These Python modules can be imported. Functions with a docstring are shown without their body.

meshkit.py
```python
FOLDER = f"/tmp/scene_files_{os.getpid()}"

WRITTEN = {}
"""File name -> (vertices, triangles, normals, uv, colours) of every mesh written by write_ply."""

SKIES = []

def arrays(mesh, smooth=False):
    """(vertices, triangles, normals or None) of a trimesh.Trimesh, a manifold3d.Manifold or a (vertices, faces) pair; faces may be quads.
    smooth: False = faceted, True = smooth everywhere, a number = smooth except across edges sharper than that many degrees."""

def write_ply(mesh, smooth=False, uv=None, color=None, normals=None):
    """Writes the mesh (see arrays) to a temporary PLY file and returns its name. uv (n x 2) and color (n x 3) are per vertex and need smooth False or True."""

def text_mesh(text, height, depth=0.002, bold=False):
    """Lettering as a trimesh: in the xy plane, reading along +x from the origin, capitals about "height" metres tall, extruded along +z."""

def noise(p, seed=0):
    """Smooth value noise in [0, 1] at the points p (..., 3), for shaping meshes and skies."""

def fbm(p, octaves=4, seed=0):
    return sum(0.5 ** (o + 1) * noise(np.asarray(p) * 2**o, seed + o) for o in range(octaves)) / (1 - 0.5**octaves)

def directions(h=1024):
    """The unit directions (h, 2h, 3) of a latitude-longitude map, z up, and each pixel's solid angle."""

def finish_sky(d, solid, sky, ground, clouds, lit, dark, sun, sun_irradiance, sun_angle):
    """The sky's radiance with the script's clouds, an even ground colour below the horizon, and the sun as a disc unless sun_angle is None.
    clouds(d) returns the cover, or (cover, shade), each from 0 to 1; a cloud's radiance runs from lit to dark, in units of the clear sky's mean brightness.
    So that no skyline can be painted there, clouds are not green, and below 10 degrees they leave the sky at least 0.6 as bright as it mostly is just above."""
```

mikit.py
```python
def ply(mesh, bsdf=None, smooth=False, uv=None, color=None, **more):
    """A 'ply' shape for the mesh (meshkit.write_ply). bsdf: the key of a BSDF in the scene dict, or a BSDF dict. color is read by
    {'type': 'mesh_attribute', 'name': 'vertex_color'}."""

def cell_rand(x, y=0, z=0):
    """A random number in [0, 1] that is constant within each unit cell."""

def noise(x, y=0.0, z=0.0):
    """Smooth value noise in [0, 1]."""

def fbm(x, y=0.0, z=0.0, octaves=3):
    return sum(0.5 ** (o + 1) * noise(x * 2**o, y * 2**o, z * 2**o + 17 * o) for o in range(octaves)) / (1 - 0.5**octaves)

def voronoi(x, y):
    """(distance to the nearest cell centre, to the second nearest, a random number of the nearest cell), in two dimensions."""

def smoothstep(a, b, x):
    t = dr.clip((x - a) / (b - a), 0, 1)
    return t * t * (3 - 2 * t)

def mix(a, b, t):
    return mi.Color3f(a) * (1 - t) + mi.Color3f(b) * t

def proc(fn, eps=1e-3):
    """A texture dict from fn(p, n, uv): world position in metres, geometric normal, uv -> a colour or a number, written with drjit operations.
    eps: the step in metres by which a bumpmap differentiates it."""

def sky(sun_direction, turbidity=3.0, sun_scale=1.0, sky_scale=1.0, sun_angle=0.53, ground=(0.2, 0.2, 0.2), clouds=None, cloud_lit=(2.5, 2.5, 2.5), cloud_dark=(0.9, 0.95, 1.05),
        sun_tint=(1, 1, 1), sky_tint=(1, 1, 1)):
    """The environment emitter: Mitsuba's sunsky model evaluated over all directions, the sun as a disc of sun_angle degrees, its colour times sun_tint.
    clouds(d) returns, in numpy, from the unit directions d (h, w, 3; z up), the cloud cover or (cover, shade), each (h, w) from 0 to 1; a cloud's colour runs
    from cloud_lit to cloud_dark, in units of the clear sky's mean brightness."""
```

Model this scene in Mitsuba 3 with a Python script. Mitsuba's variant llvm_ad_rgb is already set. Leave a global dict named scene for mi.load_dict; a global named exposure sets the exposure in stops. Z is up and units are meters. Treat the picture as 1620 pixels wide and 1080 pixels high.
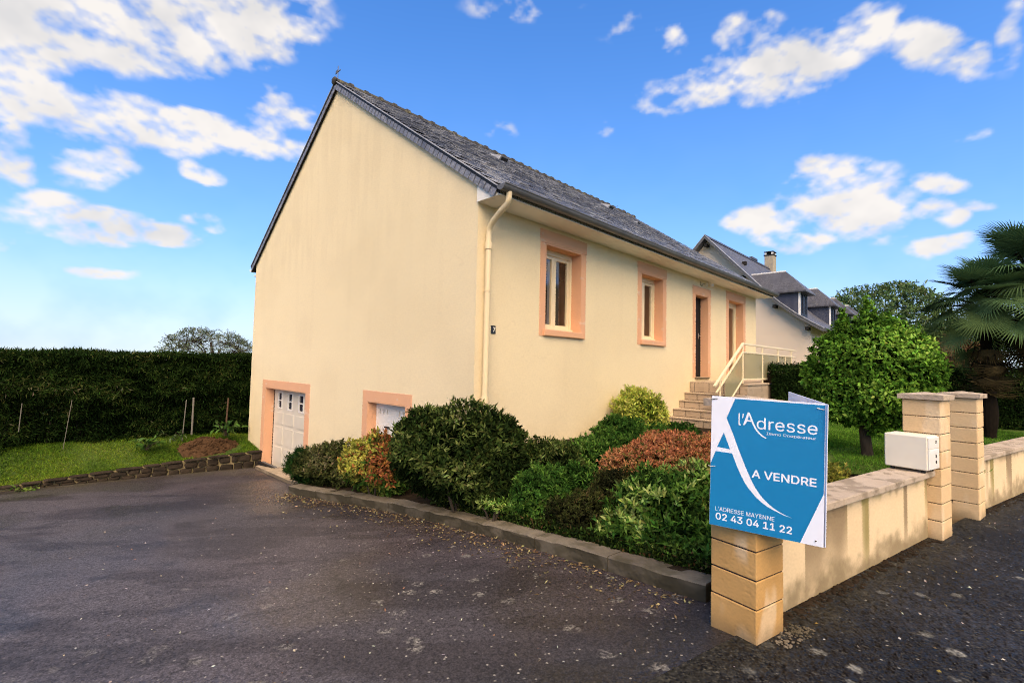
import math
import numpy as np, trimesh, mitsuba as mi, drjit as dr
import shapely, shapely.geometry as sg, shapely.affinity as sa
import mikit, meshkit
from mikit import proc, fbm, noise, voronoi, cell_rand, smoothstep, mix

T = mi.ScalarTransform4f
scene, labels = {}, {}
rng = np.random.default_rng(11)
PI = math.pi

# ------------------------------------------------------------------ camera, sky, exposure
CAM = np.array([-4.2614, -4.8440, 1.60])
FW = np.array([0.715721, 0.696695, 0.048576])
UP = np.array([-0.050469, -0.017776, 0.998567])
scene['camera'] = {'type': 'perspective', 'fov': 93.92, 'fov_axis': 'x', 'near_clip': 0.05, 'far_clip': 2000.0,
                   'to_world': T().look_at(origin=CAM.tolist(), target=(CAM + FW).tolist(), up=UP.tolist())}
exposure = 2.86

# cloud banks: azimuth, elevation, the two half axes (each azimuth, elevation) in degrees, strength
BANKS = [(85.4, 28.2, -12.6, 4.6, -0.2, -3.4, 1), (91.7, 23.3, -2.0, 0.9, -0.1, -1.8, 0.8), (74.3, 33.7, -4.6, 1.8, -0.2, -1.2, 0.8), (81.7, 21.0, -13.2, 1.2, 0.1, -2.0, 1), (88.8, 20.6, -4.3, 0.6, 0.1, -1.5, 0.8), (71.3, 24.5, -3.4, 0.1, 0.3, -2.4, 0.8), (91.2, 15.8, -1.2, 0.4, -0.1, -2.0, 0.8), (86.1, 16.7, -2.6, 0.7, -0.1, -1.4, 0.8), (77.9, 17.8, -1.7, -0.3, 0.2, -0.8, 0.8), (89.5, 12.0, -3.1, 0.7, -0.1, -1.7, 0.9), (85.9, 12.0, -4.0, 0.4, 0.0, -1.6, 1), (80.8, 12.1, -2.4, -0.4, 0.2, -1.2, 0.9), (78.0, 13.4, -2.0, -0.3, 0.1, -0.8, 0.8), (85.2, 7.5, -2.3, 0.2, 0.0, -0.5, 0.9), (91.4, 8.9, -0.6, 0.1, 0.0, -0.7, 0.7), (73.6, 27.1, -1.6, 0.5, 0.0, -0.4, 0.5), (26.1, 29.1, -3.0, 0.0, -0.3, -1.8, 0.8), (21.3, 29.9, -3.1, 0.5, -0.7, -1.9, 0.9), (16.5, 28.7, -3.1, -0.8, 0.0, -2.4, 1), (16.8, 32.5, -3.3, -0.9, 0.0, -1.8, 0.8), (11.6, 29.2, -3.5, 0.3, -0.8, -2.7, 1), (7.3, 30.5, -2.2, 0.6, -0.9, -2.2, 1), (3.1, 27.9, -2.2, -1.4, 0.3, -1.9, 1), (0.2, 26.0, -1.6, -0.6, 0.0, -1.2, 0.7), (-2.4, 26.6, -0.8, -0.8, 0.6, -1.9, 0.5), (26.1, 34.1, -1.2, -0.2, 0.0, -1.3, 0.6), (31.2, 35.7, -3.6, -0.5, 0.0, -1.6, 0.35), (16.3, 15.5, -3.9, -0.5, 0.0, -1.6, 0.9), (9.5, 17.1, -4.9, -0.9, 0.0, -3.1, 1), (11.9, 19.9, -2.0, -0.4, 0.0, -1.5, 0.9), (7.0, 14.3, -2.7, -0.5, 0.0, -2.2, 1), (2.0, 16.7, -1.6, -0.7, 0.1, -0.9, 0.9), (2.5, 14.1, -1.5, -0.3, 0.0, -1.3, 0.9), (0.4, 14.3, -1.1, -0.2, 0.0, -0.6, 0.6), (13.9, 13.5, -3.7, -0.4, 0.0, -1.0, 0.8), (2.6, 11.1, -1.9, 0.1, -0.1, -0.7, 0.95), (34.2, 26.8, -1.3, -0.1, 0.0, -0.8, 0.5), (45.9, 37.3, -3.7, -0.2, 0.1, -0.9, 0.4), (46.4, 26.3, -2.8, 0.1, 0.0, -1.3, 0.3), (-0.7, 19.9, -1.4, 0.2, -0.1, -0.6, 0.3)]


def clouds(d):
    az, el = np.degrees(np.arctan2(d[..., 1], d[..., 0])), np.degrees(np.arcsin(np.clip(d[..., 2], -1, 1)))
    k = np.cos(np.radians(el))
    w = d * 9
    wx, wy = meshkit.fbm(w, 4, 3) - 0.5, meshkit.fbm(w, 4, 8) - 0.5
    base = np.zeros(az.shape)
    for a0, e0, ax, ay, bx, by, s in BANKS:
        da, de = ((az - a0 + 180) % 360 - 180) * k + wx * 3.2, el - e0 + wy * 2.6
        det = ax * by - ay * bx
        p, q = (da * by - de * bx) / det, (ax * de - ay * da) / det
        base = np.maximum(base, s * np.clip(1.30 - (p * p + q * q) * 0.70, 0, 1))
    # the rest of the sky, out of view: broken cumulus thickened to whiten the ambient light
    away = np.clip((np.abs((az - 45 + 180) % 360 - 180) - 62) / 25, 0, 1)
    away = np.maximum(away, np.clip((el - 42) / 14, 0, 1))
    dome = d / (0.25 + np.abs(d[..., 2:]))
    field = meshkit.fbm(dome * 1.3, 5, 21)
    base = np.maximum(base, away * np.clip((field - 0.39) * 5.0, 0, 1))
    n = meshkit.fbm(d * np.array([26, 26, 36.0]) + 1.7, 6, 5)
    n2 = meshkit.fbm(d * np.array([11, 11, 20.0]) + 3.3, 5, 15)
    n3 = meshkit.fbm(d * np.array([85, 85, 110.0]) + 9.1, 3, 25)
    cover = np.clip((base * 1.30 + (n - 0.5) * 2.9 + (n2 - 0.5) * 1.5 + (n3 - 0.5) * 0.9 * np.clip(base * 3, 0, 1) - 0.30) / 1.05, 0, 1) * np.clip(base * 3.5, 0, 1)
    cover = cover ** 1.25 * 0.96
    # thin veil towards the horizon, all the way round
    veil = 0.55 * np.exp(-(np.maximum(el, 0) / 8.0) ** 2) + 0.14 * np.exp(-(np.maximum(el, 0) / 22.0) ** 2)
    cover = cover + veil * (1 - cover)
    shade = np.clip((meshkit.fbm(d * 17 + np.array([0, 0, 0.5]), 5, 9) - 0.40) * 2.2, 0, 0.85)
    return cover, shade


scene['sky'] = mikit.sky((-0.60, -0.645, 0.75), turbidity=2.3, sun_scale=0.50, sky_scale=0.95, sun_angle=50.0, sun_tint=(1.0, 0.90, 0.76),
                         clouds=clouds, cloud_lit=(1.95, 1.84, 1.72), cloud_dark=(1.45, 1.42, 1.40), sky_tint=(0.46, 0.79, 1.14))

# ------------------------------------------------------------------ materials
def rgb(c):
    return {'type': 'rgb', 'value': list(map(float, c))}


def mat(name, base, rough=0.7, spec=0.3, bump=None, scale=0.004, metallic=0.0, eps=1e-3, **kw):
    b = {'type': 'principled', 'base_color': base if isinstance(base, dict) else rgb(base),
         'roughness': rough if isinstance(rough, (dict, float)) else float(rough), 'specular': float(spec), **kw}
    if metallic:
        b['metallic'] = float(metallic)
    if bump is not None:
        b = {'type': 'bumpmap', 'arbitrary': proc(bump, eps=eps), 'scale': float(scale), 'bsdf': b}
    scene[name] = {'type': 'twosided', 'bsdf': b}
    return name


def C3(r, g, b):
    return mi.Color3f(r, g, b)


def render_col(base, dirt, stain_z=None):
    def fn(p, n, uv):
        a = fbm(p.x * 0.9, p.y * 0.9, p.z * 0.9, 3)
        g = fbm(p.x * 60, p.y * 60, p.z * 60, 2)
        run = smoothstep(0.56, 0.78, fbm(p.x * 5, p.y * 5, p.z * 0.35, 3)) * 0.06
        foot = smoothstep(0.45, -0.9, p.z + (fbm(p.x * 2.2, p.y * 2.2, p.z, 2) - 0.5) * 1.2) * 0.30
        eave = smoothstep(3.2, 3.85, p.z) * smoothstep(0.40, 0.62, fbm(p.x * 7, p.y * 7, p.z * 0.8, 3)) * 0.10
        hair = smoothstep(0.006, 0.0, dr.abs(fbm(p.x * 0.8 + 4, p.y * 0.8, p.z * 0.8, 5) - 0.5)) * smoothstep(0.55, 0.68, noise(p.x * 0.9, p.y * 0.9 + 3, p.z * 0.9)) * 0.12
        t = dr.clip(smoothstep(0.42, 0.72, a) * 0.13 + run + foot + eave + hair, 0, 1)
        return mix(base, dirt, t) * (0.94 + 0.12 * g)
    return proc(fn)


mat('house_render', render_col((0.725, 0.61, 0.395), (0.50, 0.40, 0.25)), 0.85, 0.15,
    lambda p, n, uv: fbm(p.x * 90, p.y * 90, p.z * 90, 3), 0.0045)


def orange_fn(p, n, uv):
    a = fbm(p.x * 1.5, p.y * 1.5, p.z * 1.5, 3)
    g = fbm(p.x * 70, p.y * 70, p.z * 70, 2)
    chip = smoothstep(0.73, 0.78, fbm(p.x * 6, p.y * 6, p.z * 9, 3))
    return mix(mix((0.68, 0.385, 0.225), (0.60, 0.335, 0.20), a), (0.64, 0.50, 0.37), chip * 0.6) * (0.94 + 0.12 * g)


mat('orange_paint', proc(orange_fn), 0.8, 0.2, lambda p, n, uv: fbm(p.x * 90, p.y * 90, p.z * 90, 2), 0.0025)
mat('white_soffit', (0.74, 0.71, 0.64), 0.5, 0.4)
mat('cream_paint', (0.74, 0.64, 0.44), 0.4, 0.5)
mat('cream_frame', (0.72, 0.60, 0.38), 0.35, 0.5)
mat('downpipe_cream', proc(lambda p, n, uv: mix((0.70, 0.57, 0.35), (0.5, 0.41, 0.26), smoothstep(0.45, 0.8, fbm(p.x * 9, p.y * 9, p.z * 1.2, 3)) * 0.5)), 0.4, 0.45)
mat('white_door', proc(lambda p, n, uv: C3(0.72, 0.70, 0.66) * (0.93 + 0.1 * fbm(p.x * 3, p.y * 3, p.z * 3, 3))), 0.45, 0.4)
mat('grey_white_door', proc(lambda p, n, uv: C3(0.60, 0.55, 0.46) * (0.9 + 0.15 * fbm(p.x * 3, p.y * 3, p.z * 3, 3))), 0.5, 0.35)
mat('black_gap', (0.012, 0.012, 0.013), 0.6, 0.3)
mat('room_dark', (0.035, 0.03, 0.027), 0.9, 0.1)
mat('curtain', (0.085, 0.07, 0.06), 0.9, 0.1)
mat('curtain_white', (0.55, 0.52, 0.5), 0.9, 0.1)
mat('dark_door', (0.014, 0.013, 0.014), 0.6, 0.2)
mat('metal_bright', (0.6, 0.58, 0.55), 0.3, 0.5, metallic=1.0)
mat('zinc_dark', proc(lambda p, n, uv: mix((0.07, 0.073, 0.08), (0.13, 0.13, 0.13), fbm(p.x * 5, p.y * 5, p.z * 5, 3))), 0.45, 0.5)


def slate_fn(lo, hi, lich):
    def fn(p, n, uv):
        c = cell_rand(p.x / 0.22, p.y / 0.1, 3)
        a = fbm(p.x * 2.1, p.y * 2.1, p.z * 2.1, 3)
        l = smoothstep(0.50, 0.64, fbm(p.x * 22, p.y * 22, p.z * 22, 3)) * smoothstep(0.30, 0.60, a)
        m = smoothstep(0.62, 0.75, fbm(p.x * 3, p.y * 3 + 7, p.z * 3, 3))
        return mix(mix(mix(lo, hi, c), lich, l * 0.5), (0.07, 0.075, 0.06), m * 0.2)
    return proc(fn)


mat('roof_slate', slate_fn((0.090, 0.100, 0.135), (0.165, 0.178, 0.225), (0.60, 0.61, 0.63)), 0.28, 0.6,
    lambda p, n, uv: fbm(p.x * 45, p.y * 45, p.z * 45, 2), 0.004)
mat('slate_light', slate_fn((0.25, 0.26, 0.29), (0.36, 0.37, 0.40), (0.45, 0.45, 0.43)), 0.4, 0.5)
mat('verge_slate', slate_fn((0.10, 0.108, 0.135), (0.17, 0.18, 0.215), (0.32, 0.32, 0.33)), 0.5, 0.4)
mat('ridge_tile', proc(lambda p, n, uv: mix((0.055, 0.052, 0.05), (0.13, 0.12, 0.07), smoothstep(0.5, 0.7, fbm(p.x * 11, p.y * 11, p.z * 11, 3)))), 0.7, 0.25)
mat('neighbour_slate', slate_fn((0.060, 0.061, 0.075), (0.085, 0.087, 0.105), (0.15, 0.15, 0.16)), 0.5, 0.4)
mat('dormer_slate', slate_fn((0.045, 0.052, 0.085), (0.06, 0.07, 0.105), (0.12, 0.12, 0.14)), 0.5, 0.4)
mat('neighbour_render', proc(lambda p, n, uv: C3(0.72, 0.60, 0.47) * (0.93 + 0.12 * fbm(p.x * 0.7, p.y * 0.7, p.z * 0.7, 4))), 0.9, 0.1)
mat('white_trim', (0.7, 0.7, 0.69), 0.5, 0.4)
mat('dark_wood', (0.02, 0.018, 0.017), 0.7, 0.2)
mat('chimney_render', proc(lambda p, n, uv: C3(0.36, 0.32, 0.25) * (0.85 + 0.3 * fbm(p.x * 3, p.y * 3, p.z * 3, 3))), 0.9, 0.1)


def pillar_fn(p, n, uv):
    a = fbm(p.x * 3.1, p.y * 3.1, p.z * 2.3, 3)
    pale = smoothstep(0.54, 0.68, fbm(p.x * 5.5 + 3, p.y * 5.5, p.z * 1.9, 3))
    g = fbm(p.x * 90, p.y * 90, p.z * 90, 2)
    near = smoothstep(1.4, -0.6, p.x)
    foot = smoothstep(0.13, -0.02, p.z + (fbm(p.x * 12, p.y * 12, p.z * 5, 2) - 0.5) * 0.12)
    c = mix((0.56, 0.385, 0.20), (0.60, 0.45, 0.27), a)
    c = mix(c, mix((0.43, 0.245, 0.082), (0.52, 0.32, 0.125), a), near)
    c = mix(c, (0.66, 0.53, 0.36), pale * 0.55)
    return mix(c, (0.14, 0.10, 0.055), foot * 0.6) * (0.9 + 0.2 * g)


mat('pillar_block', proc(pillar_fn), 0.8, 0.2, lambda p, n, uv: fbm(p.x * 75, p.y * 75, p.z * 75, 2), 0.005)


def coping_fn(p, n, uv):
    a = fbm(p.x * 4, p.y * 4, p.z * 4, 4)
    m = smoothstep(0.5, 0.7, fbm(p.x * 9, p.y * 9, p.z * 9, 3))
    return mix(mix((0.33, 0.265, 0.20), (0.45, 0.375, 0.295), a), (0.14, 0.11, 0.075), m * 0.6) * (0.88 + 0.24 * fbm(p.x * 60, p.y * 60, p.z * 60, 2))


mat('coping_stone', proc(coping_fn), 0.85, 0.2, lambda p, n, uv: fbm(p.x * 40, p.y * 40, p.z * 40, 3), 0.008)


def garden_wall_fn(p, n, uv):
    u = p.x * 0.977 - p.y * 0.21
    drip = smoothstep(0.56, 0.66, fbm(u * 5.5, 3.0, 1.0, 2)) * smoothstep(0.0, 0.55, p.z + 0.35 * noise(u * 6, 9.0, 0.0) - 0.1)
    edge = smoothstep(0.52, 0.60, p.z + 0.10 * (noise(u * 14, 2.0, 0.0) - 0.5))
    foot = smoothstep(0.24, 0.0, p.z + (fbm(u * 7, p.z * 7, 0.0, 4) - 0.5) * 0.34)
    green = smoothstep(0.5, 0.7, noise(u * 3.3, 5.0, 0.0))
    c = mix((0.66, 0.52, 0.33), (0.58, 0.45, 0.28), fbm(p.x * 2, p.y * 2, p.z * 2, 3))
    c = mix(c, mix((0.20, 0.145, 0.085), (0.22, 0.18, 0.055), green), dr.clip(drip * 0.85 + edge * 0.5, 0, 0.9))
    return mix(c, (0.17, 0.13, 0.07), foot * 0.8) * (0.92 + 0.16 * fbm(p.x * 70, p.y * 70, p.z * 70, 2))


mat('garden_wall_render', proc(garden_wall_fn), 0.9, 0.15, lambda p, n, uv: fbm(p.x * 60, p.y * 60, p.z * 60, 3), 0.006)


def concrete_fn(base, dark, moss):
    def fn(p, n, uv):
        a = fbm(p.x * 2.5, p.y * 2.5, p.z * 2.5, 3)
        b = smoothstep(0.45, 0.65, fbm(p.x * 7, p.y * 7, p.z * 7 + 5, 4))
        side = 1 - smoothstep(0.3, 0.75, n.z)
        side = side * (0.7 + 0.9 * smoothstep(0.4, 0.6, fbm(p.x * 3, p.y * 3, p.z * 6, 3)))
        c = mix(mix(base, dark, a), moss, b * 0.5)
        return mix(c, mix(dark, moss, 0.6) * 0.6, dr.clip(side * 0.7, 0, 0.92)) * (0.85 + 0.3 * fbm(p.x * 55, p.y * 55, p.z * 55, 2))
    return proc(fn)


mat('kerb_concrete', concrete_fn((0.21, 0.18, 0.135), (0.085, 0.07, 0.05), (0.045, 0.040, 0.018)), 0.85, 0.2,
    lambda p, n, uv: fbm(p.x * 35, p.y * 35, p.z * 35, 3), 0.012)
mat('apron_concrete', concrete_fn((0.36, 0.29, 0.21), (0.27, 0.21, 0.15), (0.16, 0.13, 0.08)), 0.85, 0.2)
mat('stair_tile', proc(lambda p, n, uv: mix(mix((0.44, 0.345, 0.255), (0.36, 0.28, 0.205), cell_rand(p.x * 0.3, p.y / 0.34, p.z / 0.17)), (0.2, 0.16, 0.12), smoothstep(0.55, 0.8, fbm(p.x * 6, p.y * 6, p.z * 6, 3)) * 0.5)), 0.6, 0.3)
mat('stair_joint', (0.05, 0.04, 0.032), 0.9, 0.1)
mat('mailbox_paint', proc(lambda p, n, uv: C3(0.74, 0.69, 0.58) * (0.94 + 0.08 * fbm(p.x * 5, p.y * 5, p.z * 5, 3))), 0.4, 0.4)
mat('mailbox_door', (0.70, 0.68, 0.64), 0.4, 0.4)
mat('sign_white', (0.72, 0.76, 0.88), 0.35, 0.5)
mat('sign_blue', proc(lambda p, n, uv: mix((0.006, 0.175, 0.42), (0.008, 0.195, 0.45), fbm(p.x * 3, p.y * 3, p.z * 3, 2))), 0.35, 0.5)
mat('plate_black', (0.012, 0.013, 0.018), 0.3, 0.5)
mat('dark_glass', (0.012, 0.014, 0.024), 0.5, 0.25)
mat('navy_paint', (0.014, 0.016, 0.03), 0.5, 0.3)
mat('dark_stone', proc(lambda p, n, uv: mix((0.012, 0.010, 0.008), (0.055, 0.040, 0.027), fbm(p.x * 9, p.y * 9, p.z * 9, 4)) * (0.7 + 0.6 * cell_rand(p.x * 3.2, p.y * 0.5, p.z * 6))), 0.85, 0.2,
    lambda p, n, uv: fbm(p.x * 30, p.y * 30, p.z * 30, 3), 0.02)
mat('stone_mortar', proc(lambda p, n, uv: mix((0.27, 0.21, 0.12), (0.15, 0.13, 0.06), fbm(p.x * 8, p.y * 8, p.z * 8, 3))), 0.9, 0.1)


def drive_col(p, n, uv):
    big = fbm(p.x * 0.55, p.y * 0.55, 1.0, 4)
    med = fbm((p.x * 0.7 - p.y * 0.72) * 0.9 + 5, (p.x * 0.72 + p.y * 0.7) * 2.8, 2.0, 5)
    g1 = noise(p.x * 140, p.y * 140, 0.0)
    g2 = noise(p.x * 55, p.y * 55, 4.0)
    c = mix((0.036, 0.028, 0.030), (0.068, 0.055, 0.058), smoothstep(0.3, 0.7, big))
    c = mix(c, C3(0.080, 0.076, 0.084), smoothstep(-1.0, -4.5, p.x + (big - 0.5) * 3) * 0.6)
    c = mix(c, (0.024, 0.019, 0.020), smoothstep(0.50, 0.66, med) * 0.6)
    crack = smoothstep(0.035, 0.0, dr.abs(fbm(p.x * 1.1 + 3, p.y * 2.1, 6.0, 4) - 0.5)) * smoothstep(0.45, 0.6, noise(p.x * 0.8, p.y * 0.8, 3.0))
    c = mix(c, (0.014, 0.012, 0.012), crack * 0.4)
    edge_s = 0.21 * (p.x + 1.2) + 0.977 * (p.y + 3.9)
    c = mix(c, (0.018, 0.017, 0.018), smoothstep(0.9, 0.05, edge_s + (fbm(p.x * 2.5, p.y * 2.5, 2.0, 4) - 0.5) * 1.1) * 0.88)
    # a worn pale patch or two, and rosettes of lichen, thicker towards the gate
    to_gate = smoothstep(3.6, 0.6, dr.sqrt(dr.square(p.x + 1.8) + dr.square(p.y + 2.6)))
    v1, v2, r = voronoi(p.x * 3.6, p.y * 3.6)
    ros = smoothstep(0.24, 0.10, v1 + (fbm(p.x * 30, p.y * 30, 0.0, 3) - 0.5) * 0.22) * smoothstep(0.60, 0.75, r)
    ros = ros * smoothstep(0.35, 0.6, noise(p.x * 60, p.y * 60, 8.0))
    c = mix(c, (0.19, 0.175, 0.15), ros * (0.12 + 0.75 * to_gate))
    w1, w2, q = voronoi(p.x * 17, p.y * 17)
    fl = smoothstep(0.16, 0.07, w1) * smoothstep(0.80, 0.86, q)
    c = mix(c, (0.34, 0.31, 0.26), fl * (0.08 + 0.75 * to_gate))
    # moss against the walls at the low end
    s = 0.21 * p.x + 0.977 * p.y
    moss = smoothstep(6.3, 8.2, s + (fbm(p.x * 1.5, p.y * 1.5, 3.0, 3) - 0.5) * 2.6)
    c = mix(c, (0.058, 0.052, 0.022), moss * 0.75)
    return c * (0.30 + 1.25 * g1 * g1 + 0.65 * g2)


def drive_bump(p, n, uv):
    return noise(p.x * 140, p.y * 140, 0.0) * 0.5 + noise(p.x * 55, p.y * 55, 4.0) * 0.5 + fbm(p.x * 3, p.y * 3, 0.0, 3) * 3.0


def drive_rough(p, n, uv):
    return 0.30 + 0.34 * smoothstep(0.40, 0.62, fbm(p.x * 0.8, p.y * 0.8, 5.0, 3)) - 0.1 * noise(p.x * 55, p.y * 55, 4.0)


mat('asphalt_drive', proc(drive_col), proc(drive_rough), 0.55, drive_bump, 0.006)


def pave_col(p, n, uv):
    g1 = noise(p.x * 80, p.y * 80, 0.0)
    g2 = noise(p.x * 24, p.y * 24, 4.0)
    c = mix((0.007, 0.0075, 0.0098), (0.017, 0.018, 0.023), smoothstep(0.3, 0.7, fbm(p.x * 1.1, p.y * 1.1, 1.0, 4)))
    v1, v2, r = voronoi(p.x * 5.2, p.y * 5.2)
    ros = smoothstep(0.26, 0.10, v1 + (fbm(p.x * 30, p.y * 30, 0.0, 3) - 0.5) * 0.25) * smoothstep(0.84, 0.92, r)
    c = mix(c, (0.20, 0.20, 0.18), ros * 0.7)
    w1, w2, q = voronoi(p.x * 20, p.y * 20)
    c = mix(c, (0.26, 0.26, 0.25), smoothstep(0.18, 0.08, w1) * smoothstep(0.90, 0.95, q) * 0.8)
    # dark silt and moss along the foot of the wall
    s = 0.21 * (p.x + 0.664) + 0.977 * (p.y + 3.893)
    silt = smoothstep(-0.45, -0.12, s + (fbm(p.x * 4, p.y * 4, 3.0, 3) - 0.5) * 0.4)
    c = mix(c, (0.022, 0.02, 0.013), silt * 0.8)
    return c * (0.15 + 1.5 * g1 * g1 + 0.8 * g2 * g2)


mat('asphalt_pavement', proc(pave_col), 0.50, 0.32, lambda p, n, uv: noise(p.x * 70, p.y * 70, 0.0) * 0.6 + noise(p.x * 24, p.y * 24, 4.0) * 1.3, 0.026)
mat('soil', proc(lambda p, n, uv: mix((0.014, 0.010, 0.007), (0.036, 0.025, 0.016), fbm(p.x * 14, p.y * 14, p.z * 14, 4))), 0.95, 0.1,
    lambda p, n, uv: fbm(p.x * 22, p.y * 22, p.z * 22, 4), 0.05)
mat('heap_soil', proc(lambda p, n, uv: mix((0.035, 0.02, 0.011), (0.115, 0.064, 0.033), fbm(p.x * 14, p.y * 14, p.z * 14, 4))), 0.95, 0.1,
    lambda p, n, uv: fbm(p.x * 25, p.y * 25, p.z * 25, 4), 0.05)
mat('turf', proc(lambda p, n, uv: mix((0.028, 0.05, 0.012), (0.075, 0.12, 0.022), fbm(p.x * 2.3, p.y * 2.3, p.z * 2.3, 4)) * (0.6 + 0.8 * noise(p.x * 60, p.y * 60, p.z * 60))), 0.95, 0.1)
mat('far_ground', proc(lambda p, n, uv: mix((0.04, 0.07, 0.02), (0.08, 0.11, 0.03), fbm(p.x * 0.15, p.y * 0.15, 0.0, 4))), 0.95, 0.1)
mat('bark', proc(lambda p, n, uv: mix((0.022, 0.018, 0.014), (0.075, 0.06, 0.045), fbm(p.x * 30, p.y * 30, p.z * 9, 3))), 0.9, 0.1)
mat('palm_fibre', proc(lambda p, n, uv: mix((0.005, 0.004, 0.003), (0.016, 0.012, 0.008), fbm(p.x * 40, p.y * 40, p.z * 14, 3))), 0.95, 0.1)
mat('grey_post', (0.17, 0.16, 0.14), 0.85, 0.2)
mat('rust_post', (0.10, 0.06, 0.04), 0.85, 0.2)
scene['pane_glass'] = {'type': 'thindielectric', 'int_ior': 1.5}
scene['frosted_glass'] = {'type': 'blendbsdf', 'weight': 0.72, 'a': {'type': 'thindielectric', 'int_ior': 1.45},
                         'b': {'type': 'principledthin', 'base_color': rgb((0.46, 0.48, 0.34)), 'roughness': 0.5, 'diff_trans': 1.2, 'eta': 1.3}}
VC = {'type': 'mesh_attribute', 'name': 'vertex_color'}
scene['leaf'] = {'type': 'principledthin', 'base_color': VC, 'roughness': 0.30, 'diff_trans': 0.40, 'eta': 1.45}
mat('litter', VC, 0.8, 0.2)

# ------------------------------------------------------------------ scene helpers
used = set()


def nk(key):
    """The key itself, or with the next three-digit number when it is taken."""
    k, i = key, 0
    while k in used:
        i += 1
        k = f'{key}_{i:03d}'
    used.add(k)
    return k


def add(key, mesh, bsdf, smooth=False, color=None, **lab):
    k = nk(key)
    if isinstance(mesh, dict):
        scene[k] = mesh
    else:
        scene[k] = mikit.ply(mesh, bsdf, smooth=smooth, color=color)
    if lab:
        labels[k] = lab
    return k


def thing(key, label, category, group=None):
    k = nk(key)
    labels[k] = {'label': label, 'category': category}
    if group:
        labels[k]['group'] = group
    return k


def cat(*ms):
    return trimesh.util.concatenate([m for x in ms for m in (x if isinstance(x, list) else [x])])


def box(x0, x1, y0, y1, z0, z1):
    m = trimesh.creation.box(extents=(abs(x1 - x0), abs(y1 - y0), abs(z1 - z0)))
    m.apply_translation(((x0 + x1) / 2, (y0 + y1) / 2, (z0 + z1) / 2))
    return m


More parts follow.
